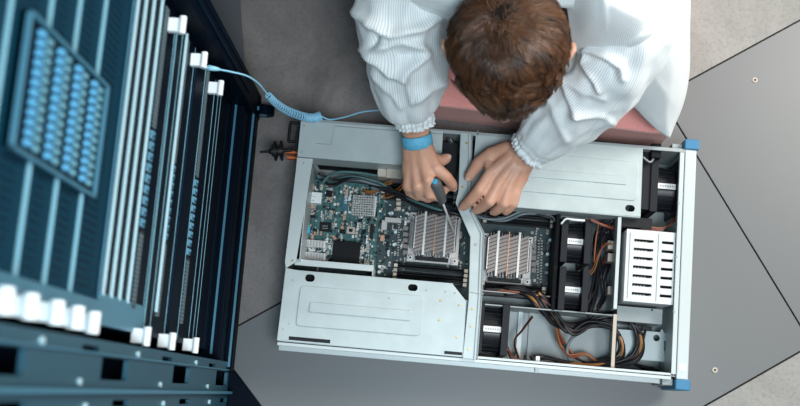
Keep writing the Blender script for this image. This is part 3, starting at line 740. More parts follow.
# ---- mounted gear
XF = -.03
def latch(par, s_, z_, x=XF, w=.020, d=.026):
    mb = MB(); RX(mb, s_-w/2, s_+w/2, z_-.008, z_+.003, x, x+d*.75)
    o = mb.build('latch', 'rack_white', par, .0015, label='white latch handle')
    mb = MB(); mb.tube([(x+d*.82, -(s_-w*.62), z_+.001), (x+d*.82, -(s_+w*.62), z_+.001)], d*.20, 14); mb.build('latch_lip', 'rack_white', o, smooth=True, angle=.8)
    mb = MB(); RX(mb, s_-w*.2, s_+w*.2, z_-.02, z_-.003, x, x+d*.3); mb.build('latch_stem', 'rack_steel', o, .001)
    return o
def jacks(par, s0, s1, z_, n, m, x=XF, hh=.008, d=.007, name='port'):
    w = (s1-s0)/n
    for k in range(n):
        a = s0+w*k+w*.12; b = s0+w*(k+1)-w*.12
        mb = MB(); RX(mb, a, b, z_-hh, z_+hh, x, x+d); RX(mb, a+w*.1, b-w*.3, z_-hh*.5, z_+hh, x+d, x+d+.003)
        o = mb.build(name, m, par, .0012)
        mb = MB(); RX(mb, a+w*.08, b-w*.25, z_-hh*.7, z_+hh*.4, x+d+.003, x+d+.0036); mb.build('socket', 'rack_black', o)
def gear(label, z0, z1, ribs, portz=None, ports=None, lz=None, lx=None, vent=None, xf=XF, s0=.055, s1=.512, cat='network switch', name='network_switch', thin=()):
    t = rthing(name, label, cat)
    mb = MB(); RX(mb, s0, s1, z0, z1, -.5, xf); mb.build('case', 'rack_dark', t, .001)
    mb = MB(); RX(mb, s0+.0, s1-.0, z0+.002, z1-.002, xf, xf+.001); mb.build('face_plate', 'rack_black', t)
    for z_ in ribs:
        mb = MB(); RX(mb, s0+.004, s1-.035, z_-.0014, z_+.0014, xf, xf+.0046); mb.build('rib', 'rack_bright', t, .0006)
    for z_ in thin:
        mb = MB(); RX(mb, s0+.004, s1-.004, z_-.0006, z_+.0006, xf, xf+.0016); mb.build('edge_trim', 'rack_rib', t, .0003)
    if len(ribs) > 1:
        mb = MB(); RX(mb, s1-.038, s1, z0+.002, z1-.001, xf, xf+.003); mb.build('ear', 'rack_steel', t, .001)
    if portz:
        sA, sB, n = ports; jacks(t, sA, sB, portz, n, 'jack_frame', xf, .0085, .004)
        for a, b in ((s0+.01, sA-.004), (sB+.006, s1-.03)):
            mb = MB(); RX(mb, a, b, portz-.011, portz+.009, xf, xf+.003); v = mb.build('vent_strip', 'perf', t)
            uvl = v.data.uv_layers.new(name='UVMap')
            for lp_ in v.data.loops: co_ = v.data.vertices[lp_.vertex_index].co; uvl.data[lp_.index].uv = (co_.y, co_.z)
        mb = MB(); RX(mb, sB+.001, sB+.006, portz-.009, portz+.009, xf, xf+.004); mb.build('indicator', 'black', t)
    for (s_, z_) in (lz or []): latch(t, s_, z_)
    return t
def ll(px, py, off=.018): return rk(px, py, off)
y_ = 250
rb = [zr(x, 250) for x in (106, 114.5, 123, 131.5)]
B0, B1 = zr(150, 250), zr(103.5, 250)
sp = rk(157, 132, .025)[0], rk(141, 227, .025)[0]
gear('dark switch with four bright ribs, uppermost of three with white latches at both ends', B0, B1, rb, zr(142, 250, .024), (sp[0], sp[1], 9),
     [ll(176, 25), ll(140, 336)], thin=[B0+.004])
C0, C1 = zr(172, 260), zr(150, 260); D0, D1 = zr(199, 260), zr(175, 260)
sp = rk(179, 168, .025)[0], rk(166, 240, .025)[0]
gear('dark switch whose far white latch the blue cord reaches', C0, zr(150.5, 260), [zr(160, 260)], zr(165.5, 260, .024), (sp[0], sp[1], 9),
     [ll(198, 60), ll(166, 341)], thin=[C0+.004, C1-.003, zr(156.5, 260)])
sp = rk(201, 182, .025)[0], rk(191, 257, .025)[0]
gear('dark switch with thin trim lines, lowest of three with white latches', D0, D1, [], zr(190, 260, .024), (sp[0], sp[1], 9),
     [ll(215, 88), ll(190, 345)], thin=[zr(184.5, 260), zr(196, 260)])
E0, E1 = zr(214, 260), zr(201, 260)
gear('dark blank panel with paired bright edges under the three latched switches', E0, E1, [], thin=[zr(202.5, 260), zr(205.5, 260)], xf=-.034, cat='blanking panel', name='blanking_panel')
gear('lowest dark panel with fine bright lines just above the cabinet base', max(.116, zr(232, 260)), zr(216, 260), [], thin=[z_ for z_ in (zr(219, 260), zr(224, 260), zr(227, 260), zr(230, 260)) if z_ > .12], xf=-.036, cat='blanking panel', name='blanking_panel')
# large chassis at upper left
A = rthing('modular_switch_chassis', 'large modular chassis with a framed block of blue ports at the far left', 'network switch')
A0 = zr(103, 250); A1 = 1.75
mb = MB(); RX(mb, .055, .512, A0, A1, -.5, XF); mb.build('case', 'rack_dark', A, .001)
bz = [zr(x, 250) for x in (97, 72, 45, 15)]
dz_ = bz[1]-bz[0] if False else None
bars = [zr(72, 250), zr(45, 250), zr(15, 250)]
step = bars[1]-bars[0]
k = bars[-1]
while k+step*1.15 < A1: k += step*1.15; bars.append(k)
tops = [A0+.012]+bars
for i in range(len(tops)-1):
    mb = MB(); RX(mb, .06, .485, tops[i]+.004, tops[i+1]-.004, XF, XF+.002)
    v = mb.build('blade_panel', 'rack_panel', A)
    mb = MB()
    for kk in range(46):
        s_ = .075+kk*.0088; RX(mb, s_, s_+.0022, tops[i]+.03, tops[i+1]-.02, XF+.002, XF+.0025)
    mb.build('vent_slits', 'rack_dark', v)
for z_ in bars:
    mb = MB(); RX(mb, .058, .490, z_-.002, z_+.002, XF, XF+.005); mb.build('rib', 'rack_rib', A, .001)
mb = MB(); RX(mb, .058, .51, A0+.002, A0+.004, XF, XF+.003); mb.build('rib', 'rack_steel', A, .0008)
mb = MB(); RX(mb, .484, .512, A0+.004, A1-.01, XF, XF+.006); mb.build('ear', 'rack_steel', A, .001)
# port block
xo = .012
off_ = .03-xo
ptl, ptr, pbr, pbl = rk(33, 6, off_), rk(110, 88, off_), rk(97, 199, off_), rk(13, 148, off_)
S0 = (ptl[0]+ptr[0])/2; S1 = (pbr[0]+pbl[0])/2; Z0 = (ptr[1]+pbr[1])/2; Z1 = (ptl[1]+pbl[1])/2
mb = MB(); RX(mb, S0, S1, Z0, Z1, XF, XF+xo-.004); pb = mb.build('port_block', 'rack_black', A, .001)
mb = MB()
for a, b, c_, d_ in ((S0, S0+.004, Z0, Z1), (S1-.004, S1, Z0, Z1), (S0, S1, Z0, Z0+.006), (S0, S1, Z1-.006, Z1)): RX(mb, a, b, c_, d_, XF, XF+xo)
mb.build('block_rim', 'rack_steel', pb, .001)
nr = 4; pitch = (Z1-Z0-.03)/nr
for r_ in range(nr):
    zc_ = Z0+.015+pitch*(r_+.5)
    w = (S1-S0-.016)/12
    for kk in range(12):
        a = S0+.008+w*kk
        for zz_, m_, hh_, d_ in ((zc_+pitch*.12, 'jack_blue', pitch*.12, .005), (zc_-pitch*.32, 'jack_gray', pitch*.10, .003)):
            mb = MB(); RX(mb, a+w*.16, a+w*.84, zz_-hh_, zz_+hh_, XF+xo-.006, XF+xo-.004+d_)
            RX(mb, a+w*.3, a+w*.7, zz_-hh_*.3, zz_+hh_*.9, XF+xo-.004+d_, XF+xo-.004+d_+.0018); o = mb.build('port', m_, pb, .0015)
for i, (px, py) in enumerate(((83, 322), (66, 317), (45, 312), (18, 306), (-8, 300))):
    s_, z_ = rk(px, py, .012); latch(A, s_+.0, z_, w=.019, d=.036)
zz = rk(3, 299, .012)[1]
for i in range(3): latch(A, .497, zz+.15*(i+1), w=.019, d=.036)

# ================================================================== COILED CORD
def wpt(px, py, z): return at(px, py, z)
cord = thing('coiled_cord', 'light blue coiled cord running from a cabinet latch across the server corner to the technician', 'cord')
zl = .44
pA = [wpt(206, 67.5, zl), wpt(216, 69, .43), wpt(232, 72, .40), wpt(247, 76, .37), wpt(258, 83, .33), wpt(264, 90, .30), wpt(268, 95, .28)]
MB().tube(catmull(pA, 10), .0016, 8).build('cord_lead', 'cord', cord, smooth=True)
cp = catmull([wpt(268, 95, .28), wpt(276, 103, .25), wpt(288, 111, .20), wpt(303, 116.5, .16), wpt(313, 118, .148), wpt(321, 116, .147)], 40)
# helix along cp
hel = []; turns = 30; n = turns*14
def along(P, t):
    i = min(int(t*(len(P)-1)), len(P)-2); f_ = t*(len(P)-1)-i; return P[i].lerp(P[i+1], f_), (P[i+1]-P[i]).normalized()
for k in range(n+1):
    t = k/n; p, d = along(cp, t ** .92); a = d.cross(Vector((0, 0, 1))).normalized(); b = d.cross(a)
    r_ = .0050+.0034*t; th = 2*pi*turns*t; hel.append(p+a*cos(th)*r_+b*sin(th)*r_)
MB().tube(hel, .0016, 6).build('cord_coil', 'cord', cord, smooth=True)
pB = [wpt(321, 116, .140), wpt(330, 119.5, .136), wpt(345, 117, .15), wpt(360, 112.5, .17), wpt(375, 110.5, .19), wpt(392, 111, .21), wpt(404, 120, .21), wpt(408, 133, .208)]
MB().tube(catmull(pB, 10), .0015, 8).build('cord_lead', 'cord', cord, smooth=True)
mb = MB(); a = wpt(203, 67, zl); b = wpt(220, 69.5, .427); mb.tube([a, a.lerp(b, .3), a.lerp(b, .31), a.lerp(b, .7), b], [.0035, .0038, .0048, .0040, .0022], 12); mb.build('cord_plug', 'cord', cord, smooth=True)

# ================================================================== FOAM PAD
fr = at(658, 148, 0); fl = at(432, 119, 0); fd = (fl-fr); fl_len = fd.length; fa = atan2(-fd.y, -fd.x)
fm = thing('foam_pad', 'thick salmon pink foam block on the floor behind the server', 'foam pad', (fr.x, fr.y, 0), fa)
mb = MB(); n = 40; W_ = fl_len; D_ = .42; Hf = .108
mb.box(-W_, 0, 0, 0, D_, Hf-.003); mb.build('foam_core', 'foam_cut', fm, .004)
MB().box(-W_, .001, Hf-.003, -.001, D_-.001, Hf).build('foam_skin', 'foam', fm, .001)

# ================================================================== PERSON
person = thing('person', 'person with brown hair in a white striped coat bending over the open server', 'person', (at(508, 42, .5).x, at(508, 42, .5).y+.25, 0))
PO = Vector(person.location)
def relv(mb): mb.v = [tuple(Vector(p)-PO) for p in mb.v]; return mb
def remesh(o, vox, sm=6, disp=None):
    r = o.modifiers.new('r', 'REMESH'); r.mode = 'VOXEL'; r.voxel_size = vox; r.use_smooth_shade = True
    s = o.modifiers.new('s', 'SMOOTH'); s.factor = .5; s.iterations = sm
    dg = bpy.context.evaluated_depsgraph_get(); me = bpy.data.meshes.new_from_object(o.evaluated_get(dg))
    o.modifiers.clear(); old = o.data; o.data = me; bpy.data.meshes.remove(old)
    for p in me.polygons: p.use_smooth = True
    return o
HC = at(507.5, 54, .475)
hup = Vector((-.06, -.48, .87)).normalized(); hfw = Vector((-.02, -.87, -.48)); hfw = (hfw-hup*hfw.dot(hup)).normalized(); hrt = hfw.cross(hup)
HR = Matrix((hrt, hfw, hup)).transposed()
def hp(x, y, z): return HC+HR @ Vector((x, y, z))
mb = MB()
mb.ell(hp(0, -.012, .028), .077, .094, .082, HR, 32, 20)             # cranium
mb.ell(hp(0, .030, -.030), .060, .062, .082, HR, 28, 18)             # face
mb.ell(hp(0, .060, -.088), .026, .024, .022, HR)                      # chin
mb.ell(hp(0, .040, .035), .062, .048, .05, HR)                        # forehead
for s_ in (-1, 1):
    mb.capsule(hp(s_*.055, .0, -.05), hp(s_*.022, .055, -.088), .020, .018)   # jaw
    mb.ell(hp(s_*.040, .072, -.030), .022, .016, .017, HR)            # cheek
    mb.capsule(hp(s_*.012, .088, .012), hp(s_*.046, .074, .010), .009, .008)  # brow
    for q in ((0, .022), (.35, .024), (.8, .024), (1.2, .022)):       # ear rim
        pass
    er = [hp(s_*.078, .004, -.028), hp(s_*.087, -.008, -.012), hp(s_*.099, -.018, .006), hp(s_*.099, -.012, .022), hp(s_*.090, .004, .022), hp(s_*.080, .010, .006)]
    for a, b in zip(er[:-1], er[1:]): mb.capsule(a, b, .0052, .0052, 8)
    mb.capsule(hp(s_*.076, -.002, -.01), hp(s_*.081, -.006, .010), .010, .010, 8)
mb.capsule(hp(0, .088, .004), hp(0, .108, -.034), .007, .0105)        # nose
for s_ in (-1, 1): mb.ell(hp(s_*.011, .096, -.037), .0075, .009, .007, HR, 12, 8)
mb.capsule(hp(-.018, .090, -.060), hp(.018, .090, -.060), .0075, .0075, 8)
nk = at(520, -62, .46)
mb.capsule(hp(0, -.035, -.03), nk, .054, .062, 20)
# arms
ShL, ElL, WrL = at(425, -62, .43), at(396, -6, .345), at(417, 141, .205)
ShR, ElR, WrR = at(612, -34, .44), at(628, 44, .345), at(524.5, 156, .190)
hipc = nk+Vector((0, .50, -.16))
mb.capsule(nk+Vector((0, .06, -.06)), hipc, .13, .15, 28, )
mb.capsule(ShL, ShR, .06, .06, 20)
mb.capsule(ShL, ElL, .050, .040, 18); mb.capsule(ShR, ElR, .050, .040, 18)
LEGS = []
for s_, kx, ky in ((-1, 410, 52), (1, 635, 62)):
    hip = hipc+Vector((s_*.09, 0, -.02)); kn = at(kx, ky, .187); an = Vector((kn.x*.6+hip.x*.4, hip.y+.06, .165)); LEGS.append((hip, kn, an))
    mb.capsule(hip, kn, .085, .060, 18); mb.capsule(kn+Vector((0, .03, -.015)), an, .055, .045, 16); mb.capsule(an, an+Vector((0, .14, -.03)), .035, .028, 14)
def limb(P, R, n=16, sq=None):
    for i in range(len(P)-1): mb.capsule(P[i], P[i+1], R[i], R[i+1], n, squash=sq)
# ---- hand viewed on the left (holds the driver)
limb([ElL, ElL.lerp(WrL, .4), ElL.lerp(WrL, .85)], [.043, .040, .029])
def PZ(L_): return [at(*q) for q in L_]
wl = at(417.5, 141, .205)
mb.capsule(ElL.lerp(WrL, .85), wl, .028, .0235, squash=.8)
K1, K2, K3, K4 = PZ([(436, 168.5, .214), (428, 180, .216), (417.5, 186, .206), (408.5, 186, .194)])
for K, f_, r_ in ((K1, -.008, .0115), (K2, 0, .0115), (K3, .006, .011), (K4, .012, .0100)):
    mb.capsule(wl+Vector((-f_*1.0, 0, -.003)), K, .0165, r_, 12)
mb.capsule(wl.lerp(K4, .3), K4, .0165, .012, 12)
mb.ell((wl+K2+K3)/3+Vector((-.004, .004, -.012)), .031, .040, .016)
mb.capsule(wl.lerp(K2, .55)+Vector((0, 0, -.010)), wl.lerp(K3, .5)+Vector((0, 0, -.012)), .017, .017)
FL = [  # index, middle, ring, little, thumb
    ([K1, *PZ([(446.5, 177, .206), (452, 184, .186), (453, 187, .172)])], [.0115, .0098, .0090, .0080]),
    ([K2, *PZ([(429.5, 194, .196), (437.5, 196.5, .176), (444, 190, .170)])], [.0112, .0100, .0090, .0082]),
    ([K3, *PZ([(419, 194, .182), (428, 198, .160), (437, 195, .155)])], [.0108, .0096, .0088, .008]),
    ([K4, *PZ([(409.5, 191.5, .172), (417.5, 196.5, .156), (426, 196, .150)])], [.0098, .0088, .0080, .0072]),
    ([*PZ([(424, 152, .195), (432, 160, .182), (440.5, 161, .170), (446, 158.5, .166)])], [.0160, .0130, .0105, .0092])]
for P_, R_ in FL: limb(P_, [r_*1.08 for r_ in R_], 12)
for q in (K1, K2, K3): mb.ell(q+Vector((0, 0, .0015)), .0098, .0098, .0110)
# ---- hand viewed on the right (flat, pressing the bracket)
limb([ElR, ElR.lerp(WrR, .4), ElR.lerp(WrR, .85)], [.043, .040, .030])
wr = at(522.5, 156, .188)
mb.capsule(ElR.lerp(WrR, .85), wr, .029, .0245)
G1, G2, G3, G4 = PZ([(491.5, 173, .182), (499.5, 182, .184), (508, 188, .180), (515.5, 192, .172)])
wdir = (G2-wr).normalized(); wsd = Vector((-wdir.y, wdir.x, 0))
for K, f_, r_ in ((G1, -.012, .0115), (G2, -.004, .0115), (G3, .004, .011), (G4, .011, .0100)):
    mb.capsule(wr+wsd*f_, K, .0165, r_, 12)
mb.ell((wr+G2+G3)/3+Vector((-.004, .002, -.010)), .040, .028, .015)
mb.capsule(wr.lerp(G1, .3)+Vector((0, 0, -.008)), wr.lerp(G1, .95)+Vector((0, .006, -.008)), .018, .013)
FR = [
    ([G1, *PZ([(479.5, 190, .182), (470.5, 200, .166), (463.5, 206.5, .148)])], [.0112, .0100, .0090, .0078]),
    ([G2, *PZ([(489.5, 201, .178), (482, 207, .160), (476.5, 210, .146)])], [.0112, .0100, .0090, .0080]),
    ([G3, *PZ([(504, 203, .172), (498.5, 209, .156), (494.5, 211.5, .144)])], [.0108, .0096, .0086, .0078]),
    ([G4, *PZ([(513.5, 203, .162), (509, 209, .150), (506, 211.5, .142)])], [.0096, .0084, .0076, .0070]),
    ([*PZ([(507, 152, .176), (491, 155, .172), (478.5, 163, .160), (469.5, 176.5, .146)])], [.0175, .0130, .0105, .0088])]
for P_, R_ in FR: limb(P_, [r_*1.13 for r_ in R_], 12)
for q in (G1, G2, G3): mb.ell(q+Vector((0, 0, .001)), .0098, .0098, .0110)
# webs and tendons
for K in (G1, G2, G3): mb.capsule(wr.lerp(K, .35)+Vector((0, 0, .0085)), K+Vector((0, 0, .004)), .0055, .0065, 8)
for K in (K1, K2, K3): mb.capsule(wl.lerp(K, .3)+Vector((0, 0, .009)), K+Vector((0, 0, .004)), .0055, .0065, 8)
mb.capsule(G1, at(488, 160, .17), .011, .010, 10)
body = relv(mb).build('body', 'skin', person); remesh(body, .0026, 4)
# trousers and shoes
mb = MB()
mb.capsule(hipc+Vector((0, -.12, .02)), hipc+Vector((0, .03, 0)), .14, .16, 24)
for hip, kn, an in LEGS:
    mb.capsule(hip, kn, .10, .069, 18); mb.capsule(kn+Vector((0, .03, -.012)), an, .062, .052, 16)
tr = relv(mb).build('trousers', 'trousers', person); remesh(tr, .008, 6)
for hip, kn, an in LEGS:
    mb = MB(); a = an+Vector((0, .10, -.025)); mb.capsule(a, a+Vector((0, .13, -.045)), .040, .034, 16); mb.ell(a+Vector((0, .06, .02)), .04, .09, .03)
    so = relv(mb).build('shoe', 'black_soft', person); remesh(so, .006, 4)
# nails, eyes, mouth
def nail(a, b, r_):
    d = (b-a).normalized(); c_ = b+Vector((0, 0, 1))*r_*.82+d*r_*.15; z_ = Vector((0, 0, 1)); z_ = (z_-d*z_.dot(d)).normalized(); x_ = d.cross(z_)
    m_ = Matrix((x_, d, z_)).transposed(); nb = MB(); nb.ell(b+z_*r_*.72+d*r_*.25, r_*.60, r_*.72, r_*.30, m_, 12, 8); return relv(nb).build('fingernail', 'nail', person, smooth=True)
for P_, R_ in (FR[0], FR[1], FR[2], FR[4], FL[0], FL[4]): nail(P_[-2], P_[-1], R_[-1])
for s_ in (-1, 1):
    nb = MB(); nb.ell(hp(s_*.031, .078, -.004), .0125, .0125, .0115, HR); e_ = relv(nb).build('eye', 'eye', person, smooth=True)
    nb = MB(); nb.ell(hp(s_*.031, .0865, -.006), .0055, .0045, .0055, HR); relv(nb).build('iris', 'iris', e_, smooth=True)
nb = MB(); nb.capsule(hp(-.018, .0965, -.061), hp(.018, .0965, -.061), .0036, .0036, 8); relv(nb).build('lips', 'lip', person, smooth=True)
# ---- hair: scalp cap plus strands
def skull(d):   # d unit in head space -> point on hair-bearing surface
    c = Vector((0, -.010, .026)); r = 1/sqrt((d.x/.080)**2+(d.y/.098)**2+(d.z/.086)**2); return c+d*r
def hairy(d):
    if d.z < -.75: return False
    if d.y > .2: return d.z > .10+.55*max(0, d.y-.55) - (.12 if abs(d.x) > .6 else 0)
    if abs(d.x) > .74 and d.y > -.36: return d.z > .16
    return d.z > -.62
capm = MB(); N1, N2 = 64, 40; idx = {}; vs = []; fs = []
for j in range(N2+1):
    for i in range(N1):
        ph = pi*j/N2; th = 2*pi*i/N1; d = Vector((sin(ph)*cos(th), sin(ph)*sin(th), cos(ph))); p = skull(d)
        vs.append(HC+HR @ (p*1.0+d*.004))
        idx[(i, j)] = hairy(d)
for j in range(N2):
    for i in range(N1):
        i2 = (i+1) % N1
        if idx[(i, j)] and idx[(i2, j)] and idx[(i, j+1)] and idx[(i2, j+1)]: fs.append((j*N1+i, (j+1)*N1+i, (j+1)*N1+i2, j*N1+i2))
capm.add(vs, fs)
rnd = random.Random(5)
wh = Vector((.12, -.42, .90)).normalized()
wh = (HR.transposed() @ (at(494, 14, .58)-HC)).normalized()
hv = list(capm.v); hf = list(capm.f); huv = [.0]*len(hv)
nseg = 7
def strand(d, seed_lift, length, curl):
    t = d-wh*d.dot(wh)
    t = t.normalized() if t.length > 1e-4 else Vector((0, 1, 0))
    flow = (t-d*t.dot(d)).normalized(); dist = (d-wh).length
    tw = .9*math.exp(-(dist/.5)**2); side = d.cross(flow); flow = flow*cos(tw)+side*sin(tw)
    cl = noise.noise_vector(d*3.2); flow = (flow+side*(cl.x*.55)+Vector((0, .55, 0))).normalized(); flow = (flow-d*flow.dot(d)).normalized()
    if dist < .3: seed_lift += .25
    p = skull(d); dirv = (flow+d*seed_lift).normalized(); pts = []
    for k in range(nseg+1):
        pts.append(p.copy()); dd_ = (p-Vector((0, -.01, .026))).normalized()
        dirv = (dirv+side*curl-dd_*max(0, dirv.dot(dd_))*.22+Vector((0, .01, -.03))).normalized()
        dirv = (dirv-dd_*min(0, dirv.dot(dd_)+.08)).normalized(); p = p+dirv*length/nseg
    return pts
def rdir():
    while True:
        d = Vector((rnd.gauss(0, 1), rnd.gauss(0, 1), rnd.gauss(0, 1)))
        if d.length > .1 and hairy(d.normalized()): return d.normalized()
GN = 760
for gi in range(GN):
    g_ = rdir() if gi > 40 else (wh+Vector((rnd.gauss(0, .12), rnd.gauss(0, .12), rnd.gauss(0, .12)))).normalized()
    ln = .042+.022*max(0, g_.y)+rnd.uniform(-.008, .012)
    if g_.z < -.15: ln *= .5
    lift = rnd.uniform(.14, .34); cu_ = rnd.uniform(-.035, .035); gp = strand(g_, lift, ln, cu_); tone = rnd.uniform(.2, .8)
    for s_i in range(30):
        d = (g_+Vector((rnd.gauss(0, .06), rnd.gauss(0, .06), rnd.gauss(0, .06)))).normalized()
        if not hairy(d): continue
        sp_ = strand(d, lift+rnd.uniform(-.08, .08), ln*rnd.uniform(.8, 1.1), cu_+rnd.uniform(-.03, .03))
        off_ = sp_[0]-gp[0]
        pts = [a.lerp(b+off_*.35, .8*(k/nseg)**1.3) for k, (a, b) in enumerate(zip(sp_, gp))]
        shade = min(1, max(0, tone+.3*rnd.uniform(-1, 1))); rr = rnd.uniform(.0005, .0009); o = len(hv)
        for k, q_ in enumerate(pts):
            tt = (pts[min(k+1, nseg)]-pts[max(k-1, 0)]).normalized(); a = tt.cross(d).normalized(); b = tt.cross(a)
            r_ = rr*(1-.8*(k/nseg)**2)
            for m_ in range(3):
                th = 2*pi*m_/3; hv.append(tuple(HC+HR @ (q_+a*cos(th)*r_+b*sin(th)*r_))); huv.append(shade*(.5+.5*k/nseg))
        for k in range(nseg):
            for m_ in range(3): hf.append((o+k*3+m_, o+k*3+(m_+1) % 3, o+(k+1)*3+(m_+1) % 3, o+(k+1)*3+m_))
hm = MB(); hm.v = [tuple(Vector(p)-PO) for p in hv]; hm.f = hf; hm.mi = [0]*len(hf)
hair = hm.build('hair', 'hair', person, smooth=True)
ul = hair.data.uv_layers.new(name='UVMap')
import array
vi = array.array('i', [0])*len(hair.data.loops); hair.data.loops.foreach_get('vertex_index', vi)
fl_ = array.array('f', [0.])*(2*len(vi))
for k, v in enumerate(vi): fl_[2*k] = huv[v]; fl_[2*k+1] = .5
ul.data.foreach_set('uv', fl_)
# ---- wrist strap
mb = MB(); wd = (ElL-wl).normalized(); ax = wd; c_ = at(417, 140, .208)
a_ = Vector((1, 0, 0)); a_ = (a_-ax*a_.dot(ax)).normalized(); b_ = ax.cross(a_); vs = []; N = 40
for j, (h_, e_) in enumerate(((-.0115, 0), (-.0105, .0014), (.0105, .0014), (.0115, 0), (.0105, -.0014), (-.0105, -.0014))):
    for k in range(N):
        th = 2*pi*k/N; vs.append(c_+ax*h_+a_*cos(th)*(.0262+e_)+b_*sin(th)*(.0232+e_))
mb.add(vs, [(j*N+k, j*N+(k+1) % N, ((j+1) % 6)*N+(k+1) % N, ((j+1) % 6)*N+k) for j in range(6) for k in range(N)])
relv(mb).build('wrist_strap', 'wrist', person, smooth=True, label='blue wrist strap')
# ---- coat
def pixof(p):
    d = ROT.transposed() @ (Vector(p)-Vector((0, 0, H))); return (400+F*d.x/-d.z, 203-F*d.y/-d.z)
def segd(p, a, b):
    ax_, ay = a; bx, by = b; px, py = p; dx, dy = bx-ax_, by-ay; t = max(0, min(1, ((px-ax_)*dx+(py-ay)*dy)/(dx*dx+dy*dy))); return math.hypot(px-ax_-t*dx, py-ay-t*dy)
def folds(P, N_, creases):
    pp = pixof(P); h = 0
    for line, amp, w in creases:
        m_ = min(segd(pp, line[i], line[i+1]) for i in range(len(line)-1))
        if m_ < w*3: h += amp*math.exp(-(m_/w)**1.5)
    return h
coat = None
def uvmesh(name, vs, fs, uvs, par, m='coat', solid=.0016):
    nb = MB(); nb.add([Vector(v)-PO for v in vs], fs); o = nb.build(name, m, par, smooth=True)
    u_ = o.data.uv_layers.new(name='UVMap')
    li = 0
    for p in o.data.polygons:
        for l_ in p.loop_indices: u_.data[l_].uv = uvs[p.index][l_-p.loop_start]
    if solid: md = o.modifiers.new('s', 'SOLIDIFY'); md.thickness = solid; md.offset = -1
    return o
coat = thing('lab_coat', 'x', 'x'); 
for k_ in ('label', 'category'): del coat[k_]
coat.parent = person
def sleeve(path, creases, seed, gather=.12, rot0=0):
    P = []; R = []
    Q = catmull([Vector((*at(x, y, z), )) for x, y, z, r in path], 14)
    Rr = [q.x for q in catmull([Vector((r, 0, 0)) for x, y, z, r in path], 14)]
    # end cuff rolls inward
    N = 180; vs = []; uvs = []; fs = []; n = len(Q); dist = 0; ups = None; Ls = []
    for i in range(n):
        t = (Q[min(i+1, n-1)]-Q[max(i-1, 0)]).normalized()
        if ups is None: ups = Vector((0, 0, 1))
        a = (ups-t*ups.dot(t)).normalized(); ups = a; b = t.cross(a)
        if i: dist += (Q[i]-Q[i-1]).length
        Ls.append(dist)
        w = i/(n-1); g_ = max(0, (w-(1-gather*2))/(gather*2))
        for k in range(N):
            th = 2*pi*k/N; dr = a*cos(th)+b*sin(th); p0 = Q[i]+dr*Rr[i]
            sv = Vector((cos(th)*2.0+seed, sin(th)*2.0, dist*14))
            f1 = noise.noise(sv*.8)*.008+noise.noise(Vector((cos(th)*3+seed, sin(th)*3+9, dist*30)))*.004
            f1 -= abs(noise.noise(Vector((cos(th)*2.2+seed+3, sin(th)*2.2, dist*20))))*.0045
            f1 *= min(1, Rr[i]/.05)
            gt = abs(sin(th*11+noise.noise(Vector((th*2, dist*20, seed)))*2.5))*.0045+.0035*sin(dist*420+noise.noise(Vector((th*1.5, 0, seed)))*3)*.5
            up_ = max(0, dr.z)
            h = 1.5*folds(p0, dr, creases)*up_**.5 if up_ > 0 else 0
            vs.append(p0+dr*(f1*(1-g_*.7)+g_*gt+h))
    fu = []
    for i in range(n-1):
        for k in range(N):
            k2 = (k+1) % N; fs.append((i*N+k, i*N+k2, (i+1)*N+k2, (i+1)*N+k))
            ua, ub2 = k/N*.44, (k+1)/N*.44; fu.append([(ua, Ls[i]), (ub2, Ls[i]), (ub2, Ls[i+1]), (ua, Ls[i+1])])
    return uvmesh('sleeve', vs, fs, fu, coat)
SCL = [([(352, 10), (374, 25), (392, 35), (423, 27), (444, 12)], .014, 4.5), ([(376, 34), (374, 44)], -.012, 4), ([(363, 49), (385, 64), (392, 73), (404, 77)], .013, 3.6),
       ([(376, 48), (402, 42), (421, 47), (429, 53), (404, 73)], .011, 3.6), ([(406, 78), (411, 103), (443, 82)], .007, 3.5), ([(400, 57), (412, 56)], -.008, 6), ([(372, 72), (388, 90), (400, 108)], .006, 4), ([(430, 60), (440, 85)], .005, 5)]
sleeve([(440, -85, .43, .075), (415, -45, .42, .080), (402, -8, .39, .079), (402, 22, .365, .079), (406, 50, .335, .073), (407, 75, .30, .069), (409, 98, .27, .058), (411, 106, .255, .046), (414, 116, .242, .035), (415.5, 124.5, .232, .0330)], SCL, 1.0)
SCR = [([(586, 50), (585, 62), (594, 72), (600, 90)], .013, 3.4), ([(589, 49), (606, 54), (621, 66), (622, 77)], .013, 3.6), ([(606, 64), (612, 76)], -.012, 5), ([(565, 80), (571, 104), (577, 114)], .010, 3.6), ([(573, 115), (602, 117), (612, 123)], .008, 3.5),
       ([(566, 80), (584, 92), (604, 100)], .006, 4), ([(548, 95), (556, 120), (566, 140)], .006, 4.5), ([(590, 82), (590, 100)], -.007, 6)]
sleeve([(620, -20, .46, .070), (626, 15, .42, .072), (620, 48, .375, .074), (603, 75, .330, .074), (582, 99, .29, .068), (560, 120, .256, .060), (543, 137, .230, .047), (533, 147, .213, .036), (526.5, 153, .203, .0335)], SCR, 7.0)
